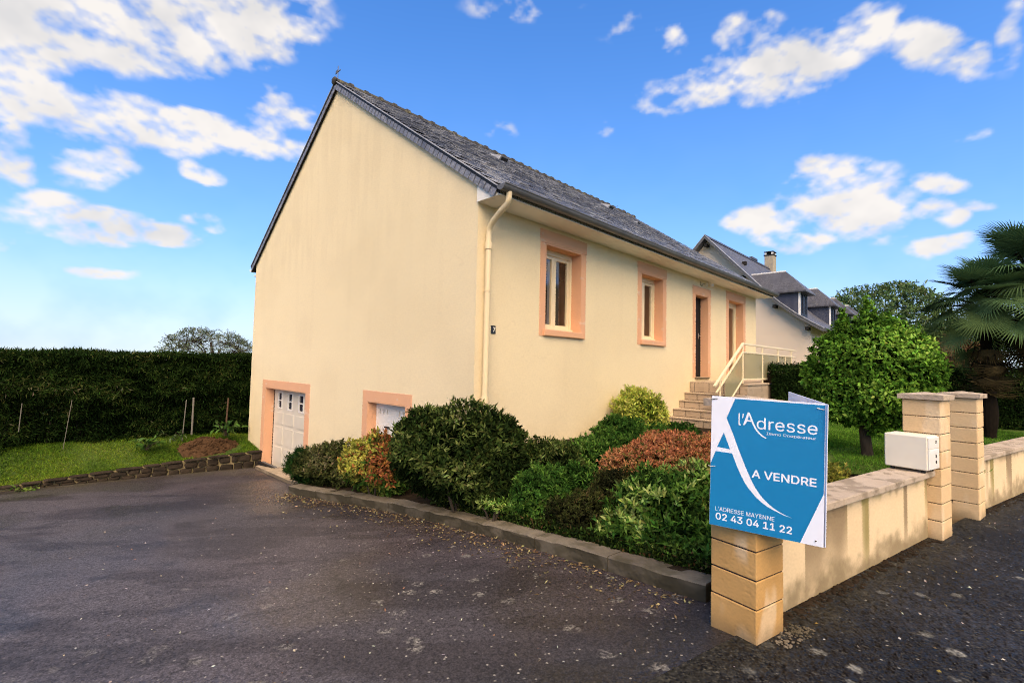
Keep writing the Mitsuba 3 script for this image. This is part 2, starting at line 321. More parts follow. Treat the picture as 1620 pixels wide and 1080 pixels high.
def bev(x0, x1, y0, y1, z0, z1, b=0.006):
    """A box with chamfered edges."""
    x0, x1, y0, y1, z0, z1 = min(x0, x1), max(x0, x1), min(y0, y1), max(y0, y1), min(z0, z1), max(z0, z1)
    b = min(b, 0.3 * min(x1 - x0, y1 - y0, z1 - z0))
    pts = []
    for X, sx in ((x0, 1), (x1, -1)):
        for Y, sy in ((y0, 1), (y1, -1)):
            for Z, sz in ((z0, 1), (z1, -1)):
                pts += [(X, Y + sy * b, Z + sz * b), (X + sx * b, Y, Z + sz * b), (X + sx * b, Y + sy * b, Z)]
    return trimesh.convex.convex_hull(np.array(pts))


def frame_tf(o, ex, ey, ez):
    M = np.eye(4)
    M[:3, 0], M[:3, 1], M[:3, 2], M[:3, 3] = ex, ey, ez, o
    return M


def tube(pts, r, sides=8, caps=True):
    p = np.asarray(pts, float)
    r = np.broadcast_to(np.asarray(r, float), (len(p),))
    t = np.gradient(p, axis=0)
    t /= np.linalg.norm(t, axis=1, keepdims=True) + 1e-12
    ref = np.array([0.31, 0.21, 0.93]) if abs(t[0] @ np.array([0.31, 0.21, 0.93])) < 0.9 else np.array([1.0, 0, 0])
    a = np.cross(t, ref)
    a /= np.linalg.norm(a, axis=1, keepdims=True) + 1e-12
    b = np.cross(t, a)
    an = np.arange(sides) * 2 * PI / sides
    v = p[:, None] + r[:, None, None] * (np.cos(an)[None, :, None] * a[:, None] + np.sin(an)[None, :, None] * b[:, None])
    n = len(p)
    i, j = np.meshgrid(np.arange(n - 1), np.arange(sides), indexing='ij')
    q = np.stack([i * sides + j, i * sides + (j + 1) % sides, (i + 1) * sides + (j + 1) % sides, (i + 1) * sides + j], -1).reshape(-1, 4)
    f = np.vstack([q[:, [0, 2, 1]], q[:, [0, 3, 2]]])
    v = v.reshape(-1, 3)
    if caps:
        c0, c1 = len(v), len(v) + 1
        v = np.vstack([v, p[:1], p[-1:]])
        k = np.arange(sides)
        f = np.vstack([f, np.stack([k * 0 + c0, k, (k + 1) % sides], 1), np.stack([k * 0 + c1, (n - 1) * sides + (k + 1) % sides, (n - 1) * sides + k], 1)])
    return trimesh.Trimesh(v, f, process=False)


def bar(p, q, w, h):
    """A rectangular bar from p to q, w wide sideways, h high."""
    p, q = np.asarray(p, float), np.asarray(q, float)
    L = np.linalg.norm(q - p)
    ex = (q - p) / L
    ey = np.cross([0, 0, 1.0], ex) if abs(ex[2]) < 0.98 else np.array([0, 1.0, 0])
    ey /= np.linalg.norm(ey)
    m = bev(0, L, -w / 2, w / 2, -h / 2, h / 2, 0.12 * min(w, h))
    m.apply_transform(frame_tf(p, ex, ey, np.cross(ex, ey)))
    return m


def prism(poly, lo, hi, plane):
    """A shapely polygon extruded from lo to hi. plane 'xz': polygon (x, z) along y; 'yz': (y, z) along x; 'xy': (x, y) along z."""
    m = trimesh.creation.extrude_polygon(poly, hi - lo, engine='earcut')
    v = np.array(m.vertices)
    v[:, 2] += lo
    if plane == 'xz':
        m = trimesh.Trimesh(v[:, [0, 2, 1]], m.faces[:, ::-1], process=False)
    elif plane == 'yz':
        m = trimesh.Trimesh(v[:, [2, 0, 1]], m.faces, process=False)
    else:
        m = trimesh.Trimesh(v, m.faces, process=False)
    return m


def grid(fn, us, vs):
    """A sheet: fn(u, v) -> points; us, vs one-dimensional."""
    U, V = np.meshgrid(us, vs, indexing='ij')
    P = np.stack(fn(U, V), -1).reshape(-1, 3)
    n, m = len(us), len(vs)
    i, j = np.meshgrid(np.arange(n - 1), np.arange(m - 1), indexing='ij')
    a = (i * m + j).ravel()
    return trimesh.Trimesh(P, np.vstack([np.stack([a, a + m, a + m + 1], 1), np.stack([a, a + m + 1, a + 1], 1)]), process=False)


def unit(v):
    return v / (np.linalg.norm(v, axis=-1, keepdims=True) + 1e-12)


def leaves(P, D, N, L, W, col, fold=0.25, droop=0.0, tris=2):
    """Small folded leaves: base P, direction D, rough normal N, length L, width W, colour col, all per leaf. -> (mesh, colours)"""
    n = len(P)
    L, W = np.broadcast_to(L, (n,))[:, None], np.broadcast_to(W, (n,))[:, None]
    S = unit(np.cross(D, N))
    N = np.cross(S, D)
    if tris == 2:
        mid = P + D * L * 0.5
        V = np.stack([P, mid + S * W / 2 + N * W * fold, P + D * L - N * L * droop, mid - S * W / 2 + N * W * fold], 1)
        F = np.array([[0, 1, 2], [0, 2, 3]])
    else:
        a, b = P + D * L * 0.33, P + D * L * 0.72 - N * L * droop * 0.4
        V = np.stack([P, a + S * W / 2 + N * W * fold, b + S * W * 0.36 + N * W * fold * 0.7, P + D * L - N * L * droop,
                      b - S * W * 0.36 + N * W * fold * 0.7, a - S * W / 2 + N * W * fold], 1)
        F = np.array([[0, 1, 5], [1, 2, 5], [2, 4, 5], [2, 3, 4]])
    k = V.shape[1]
    f = (F[None] + (np.arange(n) * k)[:, None, None]).reshape(-1, 3)
    return trimesh.Trimesh(V.reshape(-1, 3), f, process=False), np.repeat(np.broadcast_to(col, (n, 3)), k, axis=0)


def shades(n, pal, key=None, var=0.25):
    """n leaf colours from a palette of (weight, colour); key (0..1 per leaf) picks along the palette, so that neighbours look alike."""
    w = np.cumsum([p[0] for p in pal])
    w = w / w[-1]
    k = rng.random(n) if key is None else np.clip(key, 0, 0.9999)
    c = np.array([p[1] for p in pal])[np.searchsorted(w, k)]
    return np.clip(c * (1 + var * rng.normal(size=(n, 1))) * (1 + 0.08 * rng.normal(size=(n, 3))), 0.004, 0.85)


def sphere_dirs(n):
    return unit(rng.normal(size=(n, 3)))


def ranked(x):
    return np.argsort(np.argsort(x)) / len(x)


def crown(lumps, n, k, L, W, pal, up=0.3, out=0.7, wild=0.75, depth=0.35, rough=0.22, freq=2.4, keyf=None, fold=0.25, tris=2, spin=0.0, floor=None, seed=1, mixk=0.35):
    """Leaf rosettes, k leaves to a twig tip, through the outer part of some lumps (centre, radii). -> (mesh, colours)"""
    vol = np.array([r[0] * r[1] + r[0] * r[2] + r[1] * r[2] for _, r in lumps])
    which = rng.choice(len(lumps), n, p=vol / vol.sum())
    c, r = np.array([l[0] for l in lumps], float)[which], np.array([l[1] for l in lumps], float)[which]
    d = sphere_dirs(n)
    s = 1 + rough * 2 * (meshkit.fbm(d * freq + which[:, None] * 7.3, 4, seed) - 0.5) - depth * rng.random(n) ** 2.2
    if spin:
        cs, sn = np.cos(spin), np.sin(spin)
        q = d * r * s[:, None]
        q = np.stack([q[:, 0] * cs - q[:, 1] * sn, q[:, 0] * sn + q[:, 1] * cs, q[:, 2]], 1)
        tip = c + q
        d = unit(q)
    else:
        tip = c + d * r * s[:, None]
    keep = np.ones(n, bool)
    for i, (cc, rr) in enumerate(lumps):     # drop tips deep inside another lump
        if not spin and len(lumps) > 1:
            keep &= (which == i) | ((((tip - cc) / rr) ** 2).sum(1) > 0.55)
    if floor is not None:
        keep &= tip[:, 2] > floor(tip[:, 0], tip[:, 1]) + 0.01
    tip, d = tip[keep], d[keep]
    axis = unit(d * out + np.array([0, 0, up]) + 0.25 * rng.normal(size=tip.shape))
    P, A = np.repeat(tip, k, 0), np.repeat(axis, k, 0)
    D = unit(A * (0.35 + 0.5 * rng.random((len(P), 1))) + wild * rng.normal(size=P.shape))
    P = P + A * rng.uniform(-0.6, 0.2, (len(P), 1)) * L
    key = mixk * rng.random(len(P)) + (1 - mixk) * ranked(np.repeat(meshkit.fbm(tip * 3.1, 3, seed + 40), k) if keyf is None else np.repeat(keyf(tip), k) + 1e-6 * rng.random(len(P)))
    Ls = L * rng.uniform(0.65, 1.25, len(P))
    return leaves(P, D, A + 0.3 * rng.normal(size=P.shape), Ls, W * rng.uniform(0.75, 1.2, len(P)), shades(len(P), pal, key), fold, 0.08, tris)


def add_leaves(key, mc, **lab):
    return add(key, mc[0], 'leaf', False, mc[1], **lab)


def smooth01(a, b, x):
    t = np.clip((x - a) / (b - a), 0, 1)
    return t * t * (3 - 2 * t)


# ------------------------------------------------------------------ levels of the ground
NS = np.array([0.21, 0.9777])                        # towards the house, square to the street


def s_of(x, y):
    return (x + 1.2) * NS[0] + (y + 3.9) * NS[1]


def z_drive(x, y):
    s = s_of(x, y)
    return -0.0877 * np.maximum(s, 0) * smooth01(-0.2, 0.6, s) - 0.0


KERB = [(-0.80, -3.44), (-0.70, -2.45), (-0.635, -1.3), (-0.63, -0.3), (-0.66, 0.75), (-0.80, 1.85), (-0.98, 3.0), (-1.0, 3.5)]   # outer foot of the kerb


def kerb_x(y):
    k = np.array(KERB)
    return np.interp(y, k[:, 1], k[:, 0])


def z_garden(x, y):
    base = z_drive(kerb_x(y), y) + 0.115
    rise = smooth01(0.25, 2.6, x - kerb_x(y))
    gap = np.exp(-((x - 2.75) / 0.5) ** 4) * smooth01(-3.0, -4.45, y)
    hump = 0.05 * (meshkit.fbm(np.stack([x, y, 0 * x], -1) * 0.9, 3, 4) - 0.5)
    return (base * (1 - rise) + rise * 0.40 + hump) * (1 - gap) + 0.006 * gap


# ------------------------------------------------------------------ setting
def far_fn(U, V):
    r = 2.2 + 598 * (U ** 3)
    x, y = 3 + r * np.cos(V), 2 + r * np.sin(V)
    near = smooth01(36, 13, r)
    right = smooth01(9.5, 13, x)
    back = smooth01(9.0, 11.5, y)
    z = near * (-1.75 + 1.55 * right + 1.1 * back * (1 - right)) + (1 - near) * (-0.35 - 0.9 * smooth01(60, 200, r))
    street = smooth01(-3.0, -5.0, y + 0.22 * (x + 1.2))
    return x, y, z * (1 - street * near) + street * near * -0.25


add('ground', grid(far_fn, np.linspace(0, 1, 60), np.linspace(0, 2 * PI, 120)), 'far_ground', True, kind='structure')
dx = np.concatenate([np.linspace(-15, -6, 14), np.linspace(-5.7, 0.16, 60)])
dy = np.concatenate([np.linspace(-4.4, 9.0, 130)])


def drive_pt(U, V):
    x, y = U, -3.9 - (U + 1.2) * 0.2148 + (V + 4.4) * 0.975 - 0.04
    z = z_drive(x, y) + 0.012 * (meshkit.fbm(np.stack([x, y, 0 * x], -1) * 1.6, 3, 2) - 0.5) * np.clip(s_of(x, y), 0, 1)
    return x, y, z


add('driveway', grid(drive_pt, dx, dy), 'asphalt_drive', True, kind='structure')


def pave_pt(U, V):
    x = U
    y = -3.9 - (U + 1.2) * 0.2148 - V
    return x, y, 0.004 + 0.010 * (meshkit.fbm(np.stack([x, y, 0 * x], -1) * 2.2, 3, 6) - 0.5) - 0.012 * np.maximum(V, 0)


add('pavement', grid(pave_pt, np.linspace(-16, 22, 150), np.concatenate([np.linspace(-0.13, 5, 50), [7, 10]])), 'asphalt_pavement', True, kind='structure')


def garden_pt(U, V):
    y = -5.9 + V * 5.95
    x0 = np.where(y > -3.42, kerb_x(y) + 0.12, np.maximum(-0.80, -0.664 + (-3.79 - y) / 0.214))
    x = x0 + (12.5 - x0) * U ** 1.7
    return x, y, z_garden(x, y)


add('garden_bed', grid(garden_pt, np.linspace(0, 1, 70), np.linspace(0, 1, 60)), 'soil', True, kind='structure')
add('garden_strip', grid(lambda U, V: (kerb_x(V) + 0.10 + U * (0.0 - kerb_x(V) - 0.06), V, z_garden(kerb_x(V) + 0.10 + U * 0.5, V)), np.linspace(0, 1, 6), np.linspace(0.02, 3.6, 30)), 'soil', True, kind='structure')


def lawn_z(x, y):
    return z_garden(x, y) + 0.03 * smooth01(2.0, 2.6, x) + 0.004


def lawn_pt(U, V):
    x = 1.9 + U * 10.5
    y0 = -4.53 - 0.214 * (x - 2.2) + 1.25 * np.exp(-((x - 2.75) / 0.62) ** 4)
    y = y0 + V * (-1.5 - y0)
    return x, y, lawn_z(x, y)


add('front_lawn', grid(lawn_pt, np.linspace(0, 1, 70), np.linspace(0, 1, 24)), 'turf', True, kind='structure')
# the raised back lawn, from the stone wall up to the hedge
WA, WB = np.array([-0.012, 7.775]), np.array([-4.42, 8.30])


def wall_line(t):
    """Front of the rubble wall at t (0 at the house)."""
    return WA[0] + (WB[0] - WA[0]) * t, WA[1] + (WB[1] - WA[1]) * t + 0.10 * np.sin(PI * np.clip(t, 0, 1))


def wall_top(t):
    return -0.625 - 0.27 * np.clip(t, 0, 1.6) - 0.10 * np.maximum(t - 1, 0)


def bank_pt(U, V):
    t = U * 3.2 - 0.06
    x, y = wall_line(t)
    y = y + 0.13
    z0 = np.where(t > 1.0, z_drive(x, y) - 0.03 + 0 * t, wall_top(t) - 0.03)
    z1 = -0.33 - 0.10 * np.exp(-t * 3)
    w = V
    return x, y + (9.9 - y) * w, z0 + (z1 - z0) * smooth01(0, 0.85, w) + 0.05 * (meshkit.fbm(np.stack([x, y + w, w], -1) * 2, 3, 3) - 0.5) * np.sin(PI * w)


BANK = grid(bank_pt, np.linspace(0, 1, 60), np.linspace(0, 1, 16))
add('back_lawn', BANK, 'turf', True, kind='structure')

# ------------------------------------------------------------------ the house
W, LEN = 8.84, 11.42
EY, EZ, RS = -0.45, 3.90, 0.694                    # eave line and slope of the roof
RIDGE_Y, RIDGE_Z = W / 2, 3.90 + 0.694 * (W / 2 + 0.45)
house = thing('house', 'cream rendered house with a slate roof and orange window surrounds beside the driveway', 'house')
B = -1.5
zr = lambda y: EZ + RS * (y - EY)
# facade with its openings
OPEN = {'w1': (1.438, 2.380, 2.16, 3.512), 'w2': (4.439, 5.359, 2.16, 3.512), 'door': (7.032, 7.775, 1.392, 3.400), 'fw': (9.180, 10.303, 1.392, 3.512)}
fac = sg.box(0.0, B, LEN, 3.93)
for a, b, c, e in OPEN.values():
    fac = fac.difference(sg.box(a, c, b, e))
add(house + '__front_wall', prism(fac, 0.0, 0.30, 'xz'), 'house_render')
GAR = {'g1': (5.361, 7.706, -1.06, 0.908), 'g2': (1.597, 2.770, -1.06, 0.908)}
gab = sg.Polygon([(0.30, B), (W, B), (W, zr(W) - 2 * (zr(W) - zr(W / 2)) - 0.10 if False else EZ + 0.36), (W / 2, RIDGE_Z - 0.10), (0.30, zr(0.30) - 0.10)])
cor = sg.Polygon([(0.0, B), (0.32, B), (0.32, zr(0.32) - 0.10), (0.0, zr(0) - 0.10)])
for a, b, c, e in GAR.values():
    gab = gab.difference(sg.box(a, c, b, e))
gm = prism(gab.union(cor), -0.003, 0.30, 'yz')
add(house + '__gable_wall', gm, 'house_render')
add(house + '__rear_wall', box(0.3, LEN, W - 0.3, W, B, 4.05), 'house_render')
g2p = sg.Polygon([(0.3, B), (W - 0.3, B), (W - 0.3, 4.15), (W / 2, RIDGE_Z - 0.12), (0.3, zr(0.3) - 0.12)])
add(house + '__gable_wall', prism(g2p, LEN - 0.3, LEN - 0.002, 'yz'), 'house_render')
add(house + '__basement_floor', box(0.3, LEN - 0.3, 0.3, W - 0.3, -1.3, -1.06), 'room_dark')
add(house + '__ground_floor', box(0.3, LEN - 0.3, 0.3, W - 0.3, 1.15, 1.38), 'room_dark')


def surround(par, x0, x1, z0, z1, wl, top, sill=True, band_top=None, foot=None):
    """Painted band, reveals and sill round an opening in the facade (y = 0 outside)."""
    p = par + '__surround'
    zt = z1 + top
    ms = [bev(x0 - wl, x1 + wl, -0.012, 0.004, z1 + 0.018, zt, 0.003)]
    lo = z0 - 0.10 if sill else z0
    ms += [bev(x0 - wl + 0.012, x0, -0.007, 0.004, lo, z1 + 0.016, 0.002), bev(x1, x1 + wl - 0.012, -0.007, 0.004, lo, z1 + 0.016, 0.002)]
    ms += [box(x0, x0 + 0.006, -0.006, 0.24, z0, z1), box(x1 - 0.006, x1, -0.006, 0.24, z0, z1), box(x0, x1, -0.006, 0.24, z1 - 0.006, z1 + 0.017)]
    add(p, cat(ms), 'orange_paint')
    if sill:
        add(par + '__sill', bev(x0 - 0.05, x1 + 0.05, -0.055, 0.24, z0 - 0.095, z0 + 0.004, 0.008), 'orange_paint')


def sash(par, x0, x1, z0, z1, y, w=0.055):
    m = cat(bev(x0, x0 + w, y, y + 0.05, z0, z1, 0.004), bev(x1 - w, x1, y, y + 0.05, z0, z1, 0.004), bev(x0 + w, x1 - w, y + 0.003, y + 0.047, z0, z0 + w, 0.004), bev(x0 + w, x1 - w, y + 0.003, y + 0.047, z1 - w, z1, 0.004))
    add(par + '__sash', m, 'cream_frame')
    add(par + '__pane', prism(sg.box(x0 + w, z0 + w, x1 - w, z1 - w), y + 0.024, y + 0.0245, 'xz') if False else grid(lambda U, V: (U, 0 * U + y + 0.025, V), np.array([x0 + w, x1 - w]), np.array([z0 + w, z1 - w])), 'pane_glass')


def window(x0, x1, z0, z1, wl, lab, single=False, sill=True):
    k = nk(house + '__window')
    labels[k] = {'label': lab}
    surround(k, x0, x1, z0, z1, wl, 0.226, sill)
    y, f = 0.215, 0.045
    add(k + '__frame', cat(bev(x0 + 0.007, x0 + f, y - 0.02, y + 0.07, z0 + 0.005, z1 - 0.007, 0.004), bev(x1 - f, x1 - 0.007, y - 0.02, y + 0.07, z0 + 0.005, z1 - 0.007, 0.004),
                           bev(x0 + f, x1 - f, y - 0.022, y + 0.068, z1 - 0.09, z1 - 0.007, 0.004), bev(x0 + 0.012, x1 - 0.012, y - 0.06, y + 0.05, z0 + 0.005, z0 + 0.06, 0.006)), 'cream_frame')
    a, b, c, e = x0 + f + 0.003, x1 - f - 0.003, z0 + 0.063, z1 - 0.093
    if single:
        sash(k, a, b, c, e, y)
    else:
        mid = (a + b) / 2
        sash(k, a, mid - 0.002, c, e, y)
        sash(k, mid + 0.002, b, c, e, y)
    yy = np.linspace(a, b, 60)
    add(k + '__curtain', grid(lambda U, V: (U, 0.45 + 0.025 * np.sin(U * 70) + 0.01 * np.sin(U * 31), V), yy, np.array([c - 0.1, e + 0.2])), 'curtain', True)
    if not single:
        add(k + '__curtain', grid(lambda U, V: (U, 0.40 + 0.02 * np.sin(U * 90), V), np.linspace(a + 0.45, a + 0.58, 20), np.array([c - 0.1, e + 0.2])), 'curtain_white', True)
    return k


window(*OPEN['w1'], 0.146, 'wider orange-framed window nearest the drainpipe')
window(*OPEN['w2'], 0.165, 'narrower orange-framed window left of the front door')
k = window(*OPEN['fw'], 0.19, 'tall orange-framed french window at the top of the steps', sill=False)
for kk in ('w1', 'w2', 'fw'):
    a, b, c, e = OPEN[kk]
    add(house + '__room_lining', cat(box(a - 0.5, b + 0.5, 1.4, 1.42, c - 0.6, e + 0.3)), 'room_dark')
k = nk(house + '__front_door')
labels[k] = {'label': 'dark front door deep in an orange surround'}
a, b, c, e = OPEN['door']
surround(k, a, b, c, e, 0.17, 0.205, False)
add(k + '__leaf', bev(a + 0.05, b - 0.05, 0.20, 0.245, c + 0.03, e - 0.05, 0.004), 'dark_door')
add(k + '__frame', cat(bev(a + 0.007, a + 0.05, 0.185, 0.26, c, e - 0.008, 0.003), bev(b - 0.05, b - 0.007, 0.185, 0.26, c, e - 0.008, 0.003), bev(a + 0.05, b - 0.05, 0.187, 0.258, e - 0.05, e - 0.008, 0.003)), 'dark_door')
for i in range(3):
    add(k + '__panel', bev(a + 0.13, b - 0.13, 0.188, 0.203, c + 0.18 + i * 0.6, c + 0.66 + i * 0.6, 0.01), 'dark_door')
add(k + '__handle', cat(tube([(b - 0.12, 0.20, 2.43), (b - 0.12, 0.14, 2.43), (b - 0.22, 0.13, 2.43)], 0.011), bev(b - 0.14, b - 0.10, 0.185, 0.199, 2.36, 2.50, 0.003)), 'metal_bright')
add(k + '__threshold', bev(a - 0.03, b + 0.03, -0.04, 0.2, c - 0.03, c + 0.006, 0.004), 'apron_concrete')


def garage(key, y0, y1, z0, z1, wl, matname, lab):
    k = nk(house + '__garage_door')
    labels[k] = {'label': lab}
    zt = z1 + 0.192
    r = 0.20
    add(k + '__surround', cat(bev(-0.010, 0.004, y0 - wl, y1 + wl, z1 + 0.008, zt, 0.003), bev(-0.0095, 0.004, y0 - wl, y0 + 0.002, z0 - 0.1, z1 + 0.008, 0.002), bev(-0.0095, 0.004, y1 - 0.002, y1 + wl, z0 - 0.1, z1 + 0.008, 0.002),
                              box(-0.008, r + 0.04, y0, y0 + 0.007, z0 - 0.1, z1), box(-0.008, r + 0.04, y1 - 0.007, y1, z0 - 0.1, z1), box(-0.008, r + 0.04, y0, y1, z1 - 0.006, z1 + 0.007)), 'orange_paint')
    return k, r


y0, y1, z0, z1 = GAR['g1']
k, r = garage('g1', y0, y1, z0, z1, 0.215, 'grey_white_door', 'large off-white garage door with three small windows')
holes = [(5.93, 6.17), (6.56, 6.79), (7.18, 7.40)]
leaf = sg.box(y0 + 0.03, z0 + 0.02, y1 - 0.045, z1 - 0.03)
for a, b in holes:
    leaf = leaf.difference(sg.box(a, 0.435, b, 0.805))
add(k + '__leaf', prism(leaf, r, r + 0.04, 'yz'), 'grey_white_door')
add(k + '__seal', cat(box(r - 0.004, r + 0.035, y1 - 0.045, y1 - 0.008, z0, z1 - 0.01), box(r + 0.002, r + 0.035, y0 + 0.008, y1 - 0.008, z1 - 0.03, z1 - 0.008)), 'black_gap')
for a, b in holes:
    w = nk(k + '__window')
    add(w, cat(box(r - 0.012, r + 0.02, a - 0.02, a + 0.012, 0.415, 0.825), box(r - 0.012, r + 0.02, b - 0.012, b + 0.02, 0.415, 0.825), box(r - 0.011, r + 0.02, a + 0.012, b - 0.012, 0.415, 0.447), box(r - 0.011, r + 0.02, a + 0.012, b - 0.012, 0.793, 0.825),
               box(r - 0.010, r + 0.02, a + 0.012, b - 0.012, 0.605, 0.63)), 'white_door')
    used.discard(w)
    used.add(w)
    add(k + '__pane', grid(lambda U, V: (0 * U + r + 0.012, U, V), np.array([a, b]), np.array([0.43, 0.81])), 'dark_glass')
ncol = [(5.45, 5.86), (5.93, 6.17), (6.24, 6.49), (6.56, 6.80), (6.87, 7.11), (7.18, 7.41), (7.46, 7.62)]
for (a, b) in ((5.90, 6.20), (6.53, 6.82), (7.15, 7.43)):
    for (p, q) in ((-0.88, -0.50), (-0.43, -0.02), (0.05, 0.33)):
        add(k + '__panel', bev(r - 0.014, r + 0.004, a - 0.10, b + 0.10, p, q, 0.012), 'grey_white_door')
y0, y1, z0, z1 = GAR['g2']
k, r = garage('g2', y0, y1, z0, z1, 0.17, 'white_door', 'white basement door with narrow slits behind the bushes')
leaf = sg.box(y0 + 0.01, z0 + 0.02, y1 - 0.01, z1 - 0.012)
slits = [2.63, 2.51, 2.39, 2.02, 1.90]
for s_ in slits:
    for q in (0.70, -0.02):
        leaf = leaf.difference(sg.box(s_ - 0.018, q, s_ + 0.018, q + 0.085))
add(k + '__leaf', prism(leaf, 0.165, 0.205, 'yz'), 'white_door')
add(k + '__backing', box(0.206, 0.215, y0 + 0.01, y1 - 0.01, z0, z1 - 0.01), 'black_gap')
add(k + '__handle', bev(0.12, 0.165, 2.30, 2.42, 0.48, 0.505, 0.005), 'black_gap')
add(house + '__basement_lining', box(0.9, 0.93, 0.35, W - 0.35, -1.05, 1.1), 'room_dark')
# small fittings on the walls
k = add(house + '__house_number_plate', bev(0.285, 0.372, -0.012, 0.0, 2.025, 2.14, 0.003), 'plate_black', label='small black plate with a white 7 beside the drainpipe')
m = meshkit.text_mesh('7', 0.062, 0.0015, True)
m.apply_transform(frame_tf((0.308, -0.0128, 2.052), (1, 0, 0), (0, 0, 1), (0, -1, 0)))
add(k + '__numeral', m, 'white_soffit')
k = nk(house + '__wall_lamp')
add(k + '__bracket', cat(bev(7.66, 7.74, -0.02, 0.0, 3.68, 3.78, 0.004), tube([(7.70, -0.02, 3.74), (7.70, -0.10, 3.76)], 0.012)), 'white_soffit')
m = trimesh.creation.icosphere(subdivisions=2, radius=0.055)
m.apply_translation((7.70, -0.12, 3.70))
add(k + '__globe', m, 'white_soffit', True)
add(house + '__cable', tube([(7.30, -0.006, 3.75), (7.32, -0.006, 3.66), (7.38, -0.006, 3.64), (7.45, -0.006, 3.70), (7.60, -0.006, 3.72)], 0.006, 5), 'black_gap')
# soffit, eave box, gutter, downpipe
so = house + '__soffit'
edges = np.linspace(0.02, LEN + 0.16, 5)
for a, b in zip(edges[:-1], edges[1:]):
    add(so, bev(a + 0.003, b - 0.003, EY + 0.03, -0.001, 3.80, 3.82, 0.002), 'white_soffit')
add(house + '__eave_box_end', prism(sg.Polygon([(-0.004, 3.80), (EY + 0.04, 3.80), (EY + 0.005, 3.85), (EY + 0.005, 3.885), (-0.004, zr(0) - 0.125)]), -0.035, 0.02, 'yz'), 'white_soffit')
add(house + '__fascia', box(-0.03, LEN + 0.18, EY + 0.0, EY + 0.028, 3.80, 3.90), 'white_soffit')
add(house + '__eave_box_end', prism(sg.Polygon([(0, 3.80), (EY + 0.04, 3.80), (EY + 0.005, 3.85), (EY + 0.005, 3.885), (0, zr(0) - 0.125)]), LEN + 0.06, LEN + 0.16, 'yz'), 'white_soffit')
an = np.linspace(PI, 2 * PI, 13)
prof = [(EY - 0.075 + 0.072 * np.cos(t), 3.90 + 0.072 * np.sin(t)) for t in an]
prof2 = [(EY - 0.075 + 0.066 * np.cos(t), 3.90 + 0.066 * np.sin(t)) for t in an[::-1]]
gut = house + '__gutter'
add(gut, prism(sg.Polygon(prof + prof2), -0.09, LEN + 0.22, 'yz'), 'zinc_dark', 30)
add(gut + '__bead', tube([(-0.09, EY - 0.147, 3.905), (LEN + 0.22, EY - 0.147, 3.905)], 0.011), 'zinc_dark', 40)
add(gut + '__end_cap', prism(sg.Polygon(prof), -0.095, -0.089, 'yz'), 'zinc_dark')
# rear gutter, seen end on
add(gut, prism(sa.translate(sg.Polygon(prof + prof2), W + 0.29 - EY + 0.075, 0.10), -0.05, LEN + 0.1, 'yz'), 'white_soffit', 30)
add(so, box(0.0, LEN, W, W + 0.16, 3.80, 3.83), 'white_soffit')
dp = house + '__downpipe'
dpx = 0.135
path = [(0.06, EY - 0.075, 3.85), (0.06, EY - 0.075, 3.76), (0.065, EY - 0.055, 3.70), (0.09, -0.33, 3.62), (0.12, -0.16, 3.53), (dpx, -0.09, 3.46), (dpx, -0.075, 3.38), (dpx, -0.075, 3.2)]
add(dp, tube(path, 0.040, 14), 'downpipe_cream', 50)
add(dp + '__pipe', tube([(dpx, -0.075, 3.22), (dpx, -0.075, 1.3), (dpx, -0.075, -0.4)], 0.040, 16), 'downpipe_cream', 50)
for z in (3.22, 1.12):
    add(dp + '__collar', tube([(dpx, -0.075, z - 0.05), (dpx, -0.075, z + 0.04)], 0.054, 16), 'downpipe_cream', 50)
for z in (2.6, 0.6):
    add(dp + '__bracket', cat(tube([(dpx, -0.075, z - 0.012), (dpx, -0.075, z + 0.012)], 0.050, 16), box(dpx - 0.01, dpx + 0.01, -0.03, 0.0, z - 0.012, z + 0.012)), 'downpipe_cream', 50)

# ------------------------------------------------------------------ its roof
roof = house + '__roof'
sl = math.hypot(1, RS)
ex, ev = np.array([1.0, 0, 0]), np.array([0, 1 / sl, RS / sl])
en = np.cross(ex, ev)
evb = np.array([0, -1 / sl, RS / sl])
ym = W + 0.22                                    # rear eave
deck = sg.Polygon([(EY, EZ - 0.03), (RIDGE_Y, RIDGE_Z - 0.03), (ym, RIDGE_Z - 0.03 - RS * (ym - RIDGE_Y)), (ym, RIDGE_Z - 0.13 - RS * (ym - RIDGE_Y)), (RIDGE_Y, RIDGE_Z - 0.13), (EY, EZ - 0.09)])
add(roof, prism(deck, -0.045, LEN + 0.14, 'yz'), 'dark_wood')
SW, SG, SLN = 0.22, 0.125, 0.27


def slate_mesh(c, wid, lng, lift, skew):
    """One slate, lower edge centred at c on the roof plane."""
    m = bev(-wid / 2, wid / 2, 0, lng, 0, 0.007, 0.0015)
    v = np.array(m.vertices)
    v[:, 2] += 0.021 * (1 - v[:, 1] / lng) + lift * (1 - v[:, 1] / lng)
    v[:, 0] += skew * v[:, 1]
    return trimesh.Trimesh(c + v @ np.stack([ex, ev, en]), m.faces, process=False)


